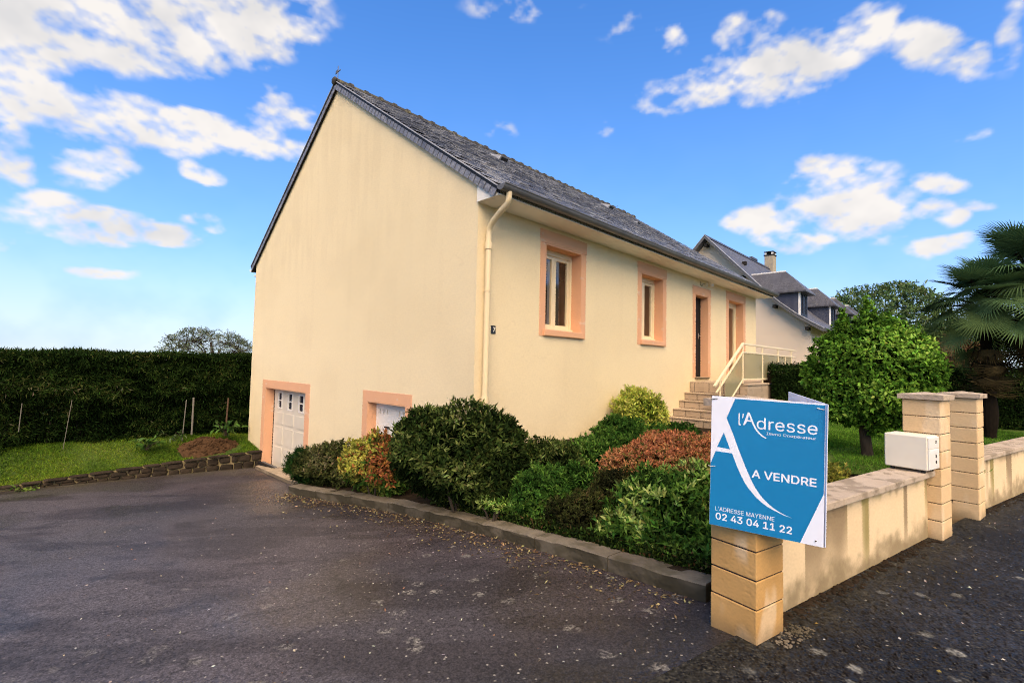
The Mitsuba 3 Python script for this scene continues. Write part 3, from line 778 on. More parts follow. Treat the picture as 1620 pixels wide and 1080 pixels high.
SLEN = (RIDGE_Y - EY) * sl
cells = []
for r_ in range(int(SLEN / SG) + 1):
    off = SW / 2 * (r_ % 2)
    for c_ in range(int((LEN + 0.24) / SW) + 1):
        x = -0.06 + SW / 2 + c_ * SW - off + SW / 2
        w = SW - 0.006
        if r_ % 2 and c_ == 0:
            pass
        v_ = -0.04 + r_ * SG
        if v_ > SLEN - 0.08 or x > LEN + 0.10:
            continue
        ctr = np.array([x, EY, EZ]) + ev * v_ + en * 0.002
        d_ = np.linalg.norm(ctr - CAM)
        cells.append((d_, ctr, w, rng.random(), min(SLN, SLEN - v_ - 0.01)))
cells.sort(key=lambda c: c[0])
rest = {'roof_slate': [], 'slate_light': []}
for i, (d_, ctr, w, u, lng) in enumerate(cells):
    lift = 0.0 if rng.random() < 0.84 else rng.uniform(0.002, 0.012)
    m = slate_mesh(ctr + ev * rng.normal() * 0.005, w * rng.uniform(0.96, 1.0), lng, lift, rng.normal() * 0.012)
    mt = 'slate_light' if u < 0.16 else 'roof_slate'
    if i < 300:
        add(roof + '__slate', m, mt)
    else:
        rest[mt].append(m)
add(roof + '__slate_field', cat(rest['roof_slate']), 'roof_slate', kind='stuff')
add(roof + '__pale_slates', cat(rest['slate_light']), 'slate_light', kind='stuff')
# rear slope: long courses, out of sight from the street
rear = []
for r_ in range(44):
    v_ = -0.03 + r_ * 0.122
    for c_ in range(27):
        m = box(-0.06 + c_ * 0.43, -0.06 + c_ * 0.43 + 0.42, 0, 0.26, 0, 0.006)
        v = np.array(m.vertices)
        v[:, 2] += 0.02 * (1 - v[:, 1] / 0.26)
        p = np.array([0, ym, RIDGE_Z - RS * (ym - RIDGE_Y)]) + evb * v_
        if v_ < 5.55:
            rear.append(trimesh.Trimesh(p + v @ np.stack([ex, evb, np.cross(evb, ex) * -1 if False else np.cross(evb, -ex)]), m.faces, process=False))
add(roof + '__rear_slates', cat(rear), 'roof_slate', kind='stuff')
# verge slates, hung along the gable below the roof edge
n_v = 46
for e_, y_, z_, ln in ((ev, EY, EZ, SLEN), (evb, ym, RIDGE_Z - RS * (ym - RIDGE_Y), (ym - RIDGE_Y) * sl)):
    dn = np.array([0, e_[2], -abs(e_[1])]) if e_[1] > 0 else np.array([0, -e_[2], -abs(e_[1])])
    st = ln / n_v
    for i in range(n_v):
        m = bev(0.003, st - 0.004, 0.0, 0.130 + rng.normal() * 0.003, 0, 0.008, 0.002)
        v = np.array(m.vertices)
        v[:, 2] += 0.005 * (1 - v[:, 0] / st) + 0.004 * (v[:, 1] / 0.17)
        p = np.array([-0.054, y_, z_]) + e_ * (i * st) + dn * 0.012
        add(roof + '__verge_slate', trimesh.Trimesh(p + v @ np.stack([e_, dn, [-1.0, 0, 0]]), m.faces, process=False), 'verge_slate')
    add(roof + '__verge_batten', bar(np.array([-0.05, y_, z_ - 0.02]), np.array([-0.05, RIDGE_Y, RIDGE_Z - 0.02]), 0.035, 0.06), 'black_gap')  # black strip standing for the shadow line under the roof edge
    add(roof + '__verge_flashing', bar(np.array([-0.058, y_, z_ + 0.002]), np.array([-0.058, RIDGE_Y, RIDGE_Z + 0.002]), 0.045, 0.016), 'slate_light')
# ridge tiles
an = np.linspace(0, PI, 9)
for i in range(34):
    x0_ = -0.07 + i * 0.345
    out, inn = [(0.105 * np.cos(t), 0.105 * np.sin(t)) for t in an], [(0.09 * np.cos(t), 0.09 * np.sin(t)) for t in an[::-1]]
    m = prism(sg.Polygon(out + inn), x0_, x0_ + 0.335, 'yz')
    col = prism(sg.Polygon([(0.125 * np.cos(t), 0.13 * np.sin(t)) for t in an] + [(0.1 * np.cos(t), 0.1 * np.sin(t)) for t in an[::-1]]), x0_ + 0.29, x0_ + 0.355, 'yz')
    m = cat(m, col)
    m.apply_translation((0, RIDGE_Y + rng.normal() * 0.006, RIDGE_Z - 0.04 + rng.normal() * 0.006))
    add(roof + '__ridge_tile', m, 'ridge_tile', 40)
m = trimesh.creation.icosphere(subdivisions=2, radius=0.085)
m.vertices = m.vertices * [0.5, 1.0, 0.9] * (0.85 + 0.3 * meshkit.fbm(m.vertices * 14, 3, 1))[:, None] + [-0.09, RIDGE_Y, RIDGE_Z]
add(roof + '__ridge_end', m, 'ridge_tile', True)
for (x_, y_, s_) in ((3.5, 3.15, 1.0), (8.6, 3.45, 1.0), (8.85, 2.6, 0.55)):
    v = nk(roof + '__vent')
    p = np.array([x_, y_, zr(y_)])
    m = trimesh.convex.convex_hull(np.array([(-0.15, 0, 0.02), (0.15, 0, 0.02), (-0.13, -0.02, 0.13), (0.13, -0.02, 0.13), (-0.16, 0.42, 0.02), (0.16, 0.42, 0.02)]) * s_)
    add(v, trimesh.Trimesh(p + np.array(m.vertices) @ np.stack([ex, ev, en]), m.faces, process=False), 'slate_light')
    m = box(-0.10 * s_, 0.10 * s_, -0.03 * s_, 0.02 * s_, 0.03 * s_, 0.105 * s_)
    add(v + '__opening', trimesh.Trimesh(p + np.array(m.vertices) @ np.stack([ex, ev, en]), m.faces, process=False), 'black_gap')
wv = nk(roof + '__weather_vane')
add(wv + '__rod', tube([(-0.02, RIDGE_Y, RIDGE_Z), (-0.02, RIDGE_Y, RIDGE_Z + 0.34)], 0.007, 6), 'zinc_dark')
add(wv + '__arrow', cat(tube([(-0.02, RIDGE_Y - 0.11, RIDGE_Z + 0.21), (-0.02, RIDGE_Y + 0.11, RIDGE_Z + 0.21)], 0.009, 6), box(-0.023, -0.017, RIDGE_Y + 0.02, RIDGE_Y + 0.1, RIDGE_Z + 0.22, RIDGE_Z + 0.27)), 'zinc_dark')
ae = nk(roof + '__aerial')
add(ae, cat(tube([(LEN - 0.3, RIDGE_Y + 0.6, RIDGE_Z - 0.5), (LEN - 0.3, RIDGE_Y + 0.6, RIDGE_Z + 0.42)], 0.014, 6), tube([(LEN - 0.3, RIDGE_Y + 0.3, RIDGE_Z + 0.36), (LEN - 0.3, RIDGE_Y + 0.75, RIDGE_Z + 0.36)], 0.008, 6)), 'zinc_dark')

# ------------------------------------------------------------------ entrance steps, terrace and railing
st = thing('entrance_stair', 'beige tiled steps and landing climbing along the front wall to the door', 'steps')
NX = [(5.30, 0.375), (5.60, 0.555), (5.87, 0.72), (6.18, 0.89), (6.45, 1.06), (6.72, 1.305)]
YO = -1.28
for i, (x_, z_) in enumerate(NX):
    x2 = NX[i + 1][0] if i < 5 else LEN + 0.05
    zb = NX[i - 1][1] if i else 0.15
    s_ = nk(st + ('__step' if i < 5 else '__landing'))
    add(s_, box(x_ + 0.012, x2 + 0.02, YO + 0.012, -0.004, zb - 0.2, z_ - 0.026), 'stair_joint')
    e = np.linspace(YO, -0.006, 5)
    off = 0.16 * (i % 2)
    cuts = [YO] + [c for c in (np.arange(YO + 0.33 - off, -0.1, 0.33))] + [-0.006]
    for a, b in zip(cuts[:-1], cuts[1:]):
        add(s_ + '__riser_tile', bev(x_, x_ + 0.016, a + 0.006, b - 0.006, zb + 0.008, z_ - 0.034, 0.003), 'stair_tile')
        if i < 5:
            add(s_ + '__tread_tile', bev(x_ - 0.02, x2 - 0.002, a + 0.003, b - 0.003, z_ - 0.027, z_, 0.004), 'stair_tile')
    if i < 5:
        add(s_ + '__side_tile', bev(x_ + 0.02, x2 - 0.01, YO - 0.004, YO + 0.014, 0.2, z_ - 0.03, 0.003), 'stair_tile')
    else:
        for j in range(14):
            add(s_ + '__tread_tile', bev(x_ - 0.02 + j * 0.338, x_ - 0.02 + j * 0.338 + 0.332, YO - 0.03, YO + 0.30, z_ - 0.04, z_, 0.004), 'stair_tile')
            for q in range(3):
                add(s_ + '__wall_tile', bev(x_ + j * 0.338, x_ + j * 0.338 + 0.333, YO - 0.004, YO + 0.013, 0.25 + q * 0.34, 0.25 + q * 0.34 + (0.335 if q < 2 else 0.33), 0.003), 'stair_tile')
        add(s_ + '__floor_slab', box(x_ + 0.01, LEN + 0.05, YO + 0.305, -0.004, z_ - 0.03, z_ - 0.002), 'stair_tile')
rl = thing('terrace_railing', 'cream metal railing with frosted panes round the entrance landing', 'railing')
YR = -1.20
top, mid, bot = 2.165, 1.985, 1.395
P1_, P2_ = (6.67, YR), (10.85, YR)
LX, LZ = 5.10, 1.265
dz = LZ - top
add(rl + '__handrail', bar((6.64, YR, top), (10.9, YR, top), 0.05, 0.04), 'cream_paint')
add(rl + '__handrail', bar((6.69, YR, top + 0.012), (LX, YR, LZ), 0.05, 0.045), 'cream_paint')
add(rl + '__rail', bar((6.67, YR, mid), (10.86, YR, mid), 0.035, 0.03), 'cream_paint')
add(rl + '__rail', bar((6.67, YR, bot), (10.9, YR, bot), 0.04, 0.035), 'cream_paint')
fx = (6.67 - LX - 0.1)
add(rl + '__rail', bar((6.67, YR, mid), (LX + 0.1, YR, mid + dz * fx / (6.67 - LX)), 0.035, 0.03), 'cream_paint')
add(rl + '__rail', bar((6.67, YR, bot), (5.62, YR, bot + dz * 1.05 / (6.67 - LX)), 0.035, 0.03), 'cream_paint')
PX = [6.67, 7.99, 9.24, 9.86, 10.45]
for i, x_ in enumerate(PX):
    w_ = 0.02 if i == 3 else 0.032
    add(rl + '__post', bev(x_ - w_ / 2, x_ + w_ / 2, YR - 0.016, YR + 0.016, bot - 0.09 if i != 3 else bot, top - 0.02 if i != 3 else mid, 0.004), 'cream_paint')
add(rl + '__post', bev(LX + 0.28, LX + 0.312, YR - 0.016, YR + 0.016, 0.55, LZ + dz * -0.3 / 1.57 - 0.02, 0.004), 'cream_paint')
for a, b in zip(PX[:-1], PX[1:]):
    add(rl + '__glass_panel', grid(lambda U, V: (U, 0 * U + YR, V), np.array([a + 0.018, b - 0.018]), np.array([bot + 0.015, mid - 0.012])), 'frosted_glass', label='frosted pane of the landing railing')
sx = [5.66, 6.64]
zz = lambda x, z: z + dz * (6.67 - x) / (6.67 - LX)
add(rl + '__glass_panel', grid(lambda U, V: (U, 0 * U + YR, zz(U, bot) + 0.02 + V * (mid - bot - 0.04)), np.array(sx), np.array([0.0, 1.0])), 'frosted_glass', label='sloping frosted pane beside the steps')

# ------------------------------------------------------------------ gate pillars and street wall
def pillar(x, y, deg, ztop, label, s=0.30, base=-0.12):
    k = thing('gate_pillar', label, 'pillar', None)
    a = math.radians(deg)
    M = frame_tf((x, y, 0), (math.cos(a), math.sin(a), 0), (-math.sin(a), math.cos(a), 0), (0, 0, 1))
    z, ch = ztop, 0.1668
    core = box(0.006, s - 0.006, 0.006, s - 0.006, base, ztop - 0.004)
    core.apply_transform(M)
    add(k + '__joint_core', core, 'black_gap')
    while z > base + 0.03:
        lo = max(z - ch + 0.0055, base) if z - ch > 0.08 else base
        jit = rng.uniform(-0.0015, 0.0015, 4)
        m = bev(jit[0], s + jit[1], jit[2], s + jit[3], lo, z, 0.006)
        m.apply_transform(M)
        add(k + '__block', m, 'pillar_block')
        z = z - ch if z - ch > 0.08 else base
    o = 0.032
    cap = trimesh.convex.convex_hull(np.array([(u, v, w) for u in (-o, s + o) for v in (-o, s + o) for w in (ztop + 0.004, ztop + 0.05)] + [(s / 2, s / 2, ztop + 0.075)]))
    cap.apply_transform(M)
    add(k + '__cap', cap, 'coping_stone')
    return k


pillar(-1.195, -3.897, -12.5, 1.361, 'ochre block pillar nearest the camera, behind the blue for-sale sign')
pillar(2.009, -4.579, -11.5, 1.344, 'beige block pillar with the white letterbox against it')
pillar(3.191, -4.835, -9.5, 1.338, 'beige block pillar right of the pillar with the letterbox')


def street_wall(p, q, label, zt=0.605, th=0.15):
    k = thing('street_wall', label, 'wall')
    p, q = np.array(p), np.array(q)
    L = np.linalg.norm(q - p)
    d = (q - p) / L
    nrm = np.array([-d[1], d[0]])
    M = frame_tf((*p, 0), (*d, 0), (*nrm, 0), (0, 0, 1))
    m = box(0, L, 0, th, -0.25, zt)
    m.apply_transform(M)
    add(k + '__rendered_face', m, 'garden_wall_render')
    n = max(1, round(L / 1.02))
    for i in range(n):
        c = bev(i * L / n + 0.003, (i + 1) * L / n - 0.003, -0.065, th + 0.085, zt, zt + 0.055, 0.007)
        v = np.array(c.vertices)
        v[:, 2] += 0.0012 * rng.normal()
        c = trimesh.Trimesh(v, c.faces, process=False)
        c.apply_transform(M)
        add(k + '__coping', c, 'coping_stone')
    return k


street_wall((-0.905, -3.841), (2.07, -4.478), 'low cream wall with drip stains between the first and second pillars')
street_wall((3.50, -4.795), (13.4, -7.20), 'low cream wall running to the right from the third pillar')

# letterbox on the coping
lb = thing('letterbox', 'white metal letterbox on the wall coping in front of the second pillar', 'letterbox')
F, R_, L_ = np.array([1.725, -4.506]), np.array([1.998, -4.568]), np.array([1.766, -4.162])
e1, wd = (R_ - F) / np.linalg.norm(R_ - F), np.linalg.norm(R_ - F)
e2 = np.array([-e1[1], e1[0]])
M = frame_tf((*F, 0), (*e1, 0), (*e2, 0), (0, 0, 1))


def put(mesh, key, mt, **lab):
    mesh.apply_transform(M)
    return add(key, mesh, mt, **lab)


z0, z1 = 0.690, 1.008
put(bev(0, wd, 0.012, 0.35, z0, z1, 0.008), lb + '__case', 'mailbox_paint')
put(bev(0.008, wd - 0.008, 0.0, 0.0115, z1 - 0.115, z1 - 0.010, 0.003), lb + '__flap', 'mailbox_door')
put(bev(0.008, wd - 0.008, 0.0, 0.0115, z0 + 0.008, z1 - 0.121, 0.003), lb + '__door', 'mailbox_door')
put(bev(0.020, wd - 0.020, -0.003, 0.001, z1 - 0.160, z1 - 0.128, 0.002), lb + '__name_plate', 'white_trim')
for zz_ in (z1 - 0.055, z1 - 0.19, z1 - 0.245):
    put(bev(wd * 0.62, wd * 0.62 + 0.022, -0.004, 0.002, zz_ - 0.014, zz_ + 0.014, 0.003), lb + '__lock', 'black_gap')
for a_ in (0.02, wd - 0.05):
    for b_ in (0.04, 0.28):
        put(bev(a_, a_ + 0.03, b_, b_ + 0.03, 0.66, z0, 0.002), lb + '__foot', 'black_gap')

# ------------------------------------------------------------------ for-sale sign tied to the first pillar
sg_k = thing('for_sale_sign', 'blue and white for-sale sign board tied in front of the nearest pillar', 'sign')
o = np.array([-1.2867, -3.6576, 0.661])
eu = unit(np.array([0.1961, -0.9803, -0.0224]))
en_ = unit(np.array([-0.9804, -0.1955, -0.0254]))
evv = np.cross(en_, eu)
SWD, SHT = 0.583, 0.778
MS = frame_tf(o, eu, evv, en_)
KU, KV = SWD / 0.62, SHT / 0.80


def S(pts):
    return [(u * KU, v * KV) for u, v in pts]


def sheet(poly, mt, key, z=0.0, th=0.0008, **lab):
    poly = poly.intersection(sg.box(0.0, 0.0, SWD, SHT)) if z > 0 else poly
    parts = [g for g in (poly.geoms if hasattr(poly, 'geoms') else [poly]) if g.geom_type == 'Polygon' and g.area > 1e-7]
    m = cat([trimesh.creation.extrude_polygon(g, th, engine='earcut') for g in parts])
    v = np.array(m.vertices)
    v[:, 2] += z
    m = trimesh.Trimesh(v, m.faces, process=False)
    m.apply_transform(MS)
    return add(key, m, mt, **lab)


full = sg.box(0, 0, SWD, SHT)
bm = bev(0, SWD, 0, SHT, -0.0045, 0.0, 0.0008)
bm.apply_transform(MS)
add(sg_k + '__front_board', bm, 'sign_white')
swoosh = [(0.0913, 0.6707), (0.1110, 0.6230), (0.1296, 0.5797), (0.1540, 0.5140), (0.1798, 0.4493), (0.2090, 0.3790), (0.2426, 0.3074), (0.2620, 0.2720), (0.2858, 0.2393), (0.3110, 0.2110), (0.3396, 0.187), (0.3670, 0.1680), (0.3961, 0.1533), (0.4300, 0.1400), (0.4697, 0.1302)]
under = [(0.4697, 0.1302), (0.4175, 0.139), (0.3618, 0.158), (0.3270, 0.1730), (0.2955, 0.1926), (0.2670, 0.2150), (0.2406, 0.2431), (0.2190, 0.2680), (0.1992, 0.2974), (0.1780, 0.3370), (0.1577, 0.3806), (0.1275, 0.4571)]
blue = sg.Polygon(S([(0.1462, 0.81), (0.0913, 0.6707)] + swoosh[1:] + under[1:] + [(0.0299, 0.459), (-0.0019, 0.3714), (-0.002, -0.01), (0.502, -0.004), (0.6168, 0.2969), (0.63, 0.33), (0.63, 0.81)])).buffer(0)
tri = sg.Polygon(S([(0.0763, 0.5787), (0.115, 0.4808), (0.0382, 0.486)]))
blue = blue.union(tri).intersection(sg.box(0.0015, 0.0015, SWD - 0.003, SHT - 0.008))
# the strip below the crossbar on the left, and the field under the swoosh
sheet(blue, 'sign_blue', sg_k + '__blue_field', 0.0006, 0.0006)


def lettering(text, u, v, h, width, key, bold=False, **lab):
    m = meshkit.text_mesh(text, h, 0.0006, bold)
    v_ = np.array(m.vertices)
    v_[:, 0] *= width / v_[:, 0].max()
    v_ += [u, v, 0.0016]
    m = trimesh.Trimesh(v_, m.faces, process=False)
    m.apply_transform(MS)
    return add(key, m, 'sign_white', **lab)


lettering("l\u2019", 0.146, 0.615, 0.072, 0.034, sg_k + '__lettering')
lettering('dresse', 0.243, 0.606, 0.066, 0.304, sg_k + '__lettering')
sm = [(0.2120, 0.7159), (0.2230, 0.7159), (0.2370, 0.6800), (0.2500, 0.6490), (0.2640, 0.6220), (0.2820, 0.5990), (0.3000, 0.5840), (0.3190, 0.5735), (0.3150, 0.5695), (0.2940, 0.5790), (0.2720, 0.5970), (0.2540, 0.6200), (0.2390, 0.6490), (0.2350, 0.6610), (0.2100, 0.6610), (0.1965, 0.6370), (0.1870, 0.6370)]
smh = sg.Polygon([(0.2130, 0.6700), (0.2310, 0.6700), (0.2190, 0.7010)])
sheet(sg.Polygon(S(sm)).buffer(0).difference(sg.Polygon(S(smh.exterior.coords))), 'sign_white', sg_k + '__lettering', 0.0016, 0.0006)
lettering('Immo Coop\u00e9rateur', 0.298, 0.577, 0.0145, 0.243, sg_k + '__lettering')
lettering('A VENDRE', 0.226, 0.3215, 0.0435, 0.320, sg_k + '__lettering', True)
lettering('L\u2019ADRESSE MAYENNE', 0.030, 0.0915, 0.024, 0.317, sg_k + '__lettering')
lettering('02 43 04 11 22', 0.032, 0.0395, 0.0385, 0.403, sg_k + '__lettering', True)
# the second board, folded back from the right-hand edge
q0 = o + eu * SWD
dq = unit(np.array([0.638, 0.40, 0.05]))
nq = unit(np.cross(dq, [0, 0, 1.0]))
uq = np.cross(nq, dq)
b2 = bev(0, 0.60, 0, SHT, -0.0045, 0.0, 0.001)
b2.apply_transform(frame_tf(q0 + 0.012 * nq, dq, uq, nq))
add(sg_k + '__side_board', b2, 'sign_white')
for u, v in ((0.0244, 0.7799), (0.5883, 0.7679), (0.0174, 0.3614)):
    c = o + eu * u * KU + evv * v * KV
    e_ = -eu if u < 0.3 else eu
    add(sg_k + '__cable_tie', tube([c + e_ * 0.03 - en_ * 0.01, c + e_ * 0.018 + en_ * 0.006, c + en_ * 0.005 + evv * 0.003, c - e_ * 0.012 + evv * 0.006 + en_ * 0.012], 0.0022, 6), 'plate_black' if v > 0.775 else 'white_trim')
add(sg_k + '__grommet', trimesh.creation.cylinder(0.004, 0.004, transform=MS @ trimesh.transformations.translation_matrix((0.5812 * KU, 0.0284 * KV, 0.003))), 'black_gap')

# ------------------------------------------------------------------ kerb, apron, rubble wall
kb = thing('garden_kerb', 'mossy grey concrete kerb edging the shrub bed along the driveway', 'kerb')
k_ = np.array(KERB)
seg = np.concatenate([[0], np.cumsum(np.linalg.norm(np.diff(k_, axis=0), axis=1))])


def kerb_at(t):
    return np.array([np.interp(t, seg, k_[:, 0]), np.interp(t, seg, k_[:, 1])])


nseg = 8
for i in range(nseg):
    ts = np.linspace(seg[-1] * i / nseg + (0.004 if i else 0), seg[-1] * (i + 1) / nseg - 0.004, 9)
    V = []
    for j, t in enumerate(ts):
        c = kerb_at(t)
        d = unit(kerb_at(t + 0.05) - kerb_at(t - 0.05))
        nn = np.array([d[1], -d[0]])                   # towards the bed
        zt = float(z_drive(*c)) + 0.125 + 0.004 * rng.normal()
        a, b = c, c + nn * 0.215
        zb = zt - 0.40
        ch = 0.012
        V.append([(*a, zb), (*a, zt - ch), (*(a + nn * ch), zt), (*(b - nn * ch), zt), (*b, zt - ch), (*b, zb)])
    V = np.array(V)
    n_, m_ = V.shape[:2]
    v = V.reshape(-1, 3)
    v = v + 0.006 * (meshkit.fbm(v * 9, 3, 2)[:, None] - 0.5)
    f = []
    for a in range(n_ - 1):
        for b in range(m_):
            p, q = a * m_ + b, a * m_ + (b + 1) % m_
            f += [[p, q, q + m_], [p, q + m_, p + m_]]
    for b in range(1, m_ - 1):
        f += [[0, b + 1, b], [(n_ - 1) * m_, (n_ - 1) * m_ + b, (n_ - 1) * m_ + b + 1]]
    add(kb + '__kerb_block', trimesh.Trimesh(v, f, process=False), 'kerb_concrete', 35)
zd = lambda x, y: float(z_drive(np.array(x), np.array(y)))
ap = np.array([(0.02, 7.70, 0), (-0.24, 7.45, 0), (-0.62, 4.5, 0), (-0.55, 3.6, 0), (0.02, 3.6, 0)])
m = trimesh.creation.extrude_polygon(sg.Polygon(ap[:, :2]), 0.30, engine='earcut').subdivide().subdivide()
v = np.array(m.vertices)
v[:, 2] += z_drive(v[:, 0], v[:, 1]) - 0.29 + 0.055
add('garage_apron', trimesh.Trimesh(v, m.faces, process=False), 'apron_concrete', kind='structure')
dr_ = thing('drain_channel', 'black drain channel across the foot of the large garage door', 'drain')
m = cat(box(-0.10, 0.0, 5.1, 7.6, -1.2, -0.87), box(-0.14, -0.10, 5.1, 7.58, -1.2, -0.855))
add(dr_ + '__trough', m, 'black_gap')
add(dr_ + '__lip', bev(-0.075, -0.03, 5.1, 7.55, -0.87, -0.855, 0.003), 'zinc_dark')

rw = thing('rubble_wall', 'low dark rubble stone wall holding up the back lawn beside the driveway', 'wall')
ts = np.linspace(0, 1, 40)
V = []
for t in ts:
    x, y = wall_line(t)
    zt, zb = wall_top(t) - 0.035, zd(x, y) - 0.15
    V.append([(x, y + 0.02, zb), (x, y + 0.02, zt), (x, y + 0.24, zt), (x, y + 0.24, zb)])
V = np.array(V)
f = []
for a in range(len(ts) - 1):
    for b in range(4):
        p, q = a * 4 + b, a * 4 + (b + 1) % 4
        f += [[p, q + 4, q], [p, p + 4, q + 4]]
f += [[0, 2, 1], [0, 3, 2], [(len(ts) - 1) * 4, (len(ts) - 1) * 4 + 1, (len(ts) - 1) * 4 + 2], [(len(ts) - 1) * 4, (len(ts) - 1) * 4 + 2, (len(ts) - 1) * 4 + 3]]
vv = V.reshape(-1, 3)
add(rw + '__mortar', trimesh.Trimesh(vv, f, process=False), 'stone_mortar', 30)


def stone(cx, cz, w, h, t, key, th=0.07, mt='dark_stone'):
    m = trimesh.creation.icosphere(subdivisions=1, radius=1.0)
    v = np.array(m.vertices)
    v = np.sign(v) * np.abs(v) ** 0.36
    v *= 1 + 0.5 * (meshkit.fbm(v * 1.3 + rng.uniform(0, 50, 3), 2, 7) - 0.5)[:, None]
    x, y = wall_line(t)
    v = v * [w / 2, th, h / 2] + [x, y + 0.035, cz]
    add(key, trimesh.Trimesh(v, m.faces, process=False), mt, 50)


total = np.linalg.norm(WB - WA)
for row in (0, 1, 3):
    t = -0.004 - 0.012 * row
    while t < 0.985:
        w = rng.uniform(0.15, 0.32) if row < 3 else rng.uniform(0.28, 0.5)
        tc = t + w / 2 / total
        x, y = wall_line(tc)
        zt, zb = wall_top(tc) - 0.01, zd(x, y) - 0.02
        H = zt - zb
        if row < 3:
            hh = (H - 0.045) / 2
            cz = zb + hh * (row + 0.5) + rng.normal() * 0.006
            if hh > 0.03 and 0 < tc < 0.99:
                stone(x, cz, w - 0.018, hh * 0.90, tc, rw + '__stone')
        elif 0 < tc < 0.99:
            stone(x, zt - 0.014, w - 0.014, 0.036, tc, rw + '__cap_stone', 0.10)
        t += w / total
# ------------------------------------------------------------------ hedge and what stands in front of it
HY = 9.42


def hedge(key, n, face, nrm, lab, catg, L=0.10, Wd=0.022, pal=None, seed=3, droop=0.35, key_mix=0.62):
    k = thing(key, lab, catg)
    P, N = face(n)
    D = unit(N * rng.uniform(0.15, 0.75, (n, 1)) + np.array([0, 0, -1.0]) * droop + 0.55 * rng.normal(size=P.shape))
    kk = ranked(meshkit.fbm(P * 2.3, 3, seed))
    c = shades(n, pal, key_mix * rng.random(n) + (1 - key_mix) * kk, 0.3)
    mc = leaves(P, D, N + 0.6 * rng.normal(size=P.shape), L * rng.uniform(0.5, 1.3, n), Wd * rng.uniform(0.7, 1.4, n), c, 0.2, 0.1)
    add_leaves(k + '__foliage', mc)
    return k


HX0, HX1, HZ = -13.0, 1.2, 1.64


def hedge_left(n):
    a = int(n * 0.72)
    x = HX0 + (HX1 - HX0) * rng.random(n) ** 0.75
    z = rng.uniform(-0.42, HZ, n)
    q = np.stack([x, 0 * x, z], 1)
    bulge = 0.30 * (meshkit.fbm(q * [1.3, 1, 2.4], 4, 5) - 0.5) + 0.22 * (meshkit.fbm(q * [4, 1, 7], 3, 6) - 0.5)
    foot = smooth01(0.95, 0.0, z + 0.5 * (meshkit.fbm(q * 1.7, 3, 12) - 0.5))
    y = HY - bulge * 2 + 0.02 * rng.normal(size=n) + 0.18 * rng.random(n) ** 2 + 0.12 * smooth01(HZ - 0.3, HZ, z) + 0.22 * foot - 0.12
    thin = rng.random(n) < 0.15 * foot
    z = np.where(thin, rng.uniform(0.5, HZ, n), z)
    N = np.tile([0, -1.0, 0.25], (n, 1))
    # the top
    y[a:] = HY + rng.uniform(-0.1, 0.95, n - a)
    z[a:] = HZ + 0.10 * (meshkit.fbm(np.stack([x[a:] * 1.2, y[a:] * 2, 0 * x[a:]], 1), 3, 8) - 0.5) * 2 - 0.05 * rng.random(n - a)
    N[a:] = [0, -0.3, 1.0]
    return np.stack([x, y, z], 1), unit(N)


DARK = [(3, (0.008, 0.017, 0.005)), (3, (0.016, 0.034, 0.009)), (2.4, (0.034, 0.064, 0.014)), (1.2, (0.08, 0.10, 0.028)), (0.5, (0.19, 0.19, 0.10))]
hk = hedge('hedge', 120000, hedge_left, None, 'tall dark clipped conifer hedge behind the back lawn', 'hedge', 0.12, 0.020, DARK)
add(hk + '__dead_core', box(HX0, HX1, HY + 0.5, HY + 0.85, -0.7, HZ - 0.12), 'soil')
for i in range(9):
    x = rng.uniform(-7, 0.2)
    add(hk + '__stem', tube([(x, HY + 0.25, -0.5), (x + rng.normal() * 0.05, HY + 0.22, 0.2), (x + rng.normal() * 0.1, HY + 0.3, 0.9)], [0.02, 0.016, 0.01], 6), 'bark')
for (x, z0, z1, r, lean, mt, lab) in ((-3.52, -0.2, 0.62, 0.007, 0.09, 'grey_post', 'thin leaning rod standing far left before the hedge'), (-4.20, 0.22, 0.58, 0.009, 0.02, 'grey_post', 'short pale stub of a stake at the left edge of the hedge'),
                                      (-1.40, -0.35, 0.55, 0.013, 0.05, 'grey_post', 'slim pale stake left of the two stakes by the soil mound'), (-1.20, -0.1, 0.60, 0.026, 0.0, 'grey_post', 'broad weathered grey post in front of the hedge'),
                                      (-0.46, -0.2, 0.56, 0.024, 0.03, 'rust_post', 'reddish brown post beside the leafy weed')):
    r = r * 0.8
    add('stake', cat(tube([(x, 9.12, z0 - 0.2), (x + lean, 9.12, z1)], r, 8), tube([(x + lean, 9.12, z1 - 0.01), (x + lean * 1.02, 9.12, z1 + 0.012)], [r * 1.15, r * 0.8], 8)), mt, 40, label=lab, category='stake')

md = np.array([-0.92, 8.52])
m = grid(lambda U, V: (md[0] + 0.66 * U * np.cos(V), md[1] + 0.42 * U * np.sin(V), -0.62 + 0.36 * smooth01(-1.1, 0.6, U * np.sin(V)) * 0 + 0.17 * (1 - U ** 1.6) + 0.23 * (U * np.sin(V)) + 0.16 * U * (meshkit.fbm(np.stack([np.cos(V) * 2, np.sin(V) * 2, 0 * U], -1), 3, 5) - 0.5) + 0.10 * (meshkit.fbm(np.stack([U * np.cos(V) * 5, U * np.sin(V) * 5, 0 * U], -1), 5, 3) - 0.5)),
         np.linspace(0.001, 1, 40), np.linspace(0, 2 * PI, 80))
add('soil_mound', m, 'heap_soil', True, label='brown heap of bare soil behind the rubble wall near the house', category='soil heap')
ms = []
for i in range(420):
    c_ = trimesh.creation.icosphere(subdivisions=1, radius=1.0)
    v = np.array(c_.vertices)
    v *= (1 + 0.7 * (meshkit.fbm(v * 1.4 + rng.uniform(0, 40, 3), 2, 3) - 0.5))[:, None] * rng.uniform(0.008, 0.034)
    q = m.vertices[int(rng.integers(0, len(m.vertices)))]
    ms.append(trimesh.Trimesh(v + q + [rng.normal() * 0.03, rng.normal() * 0.03, 0.0], c_.faces, process=False))
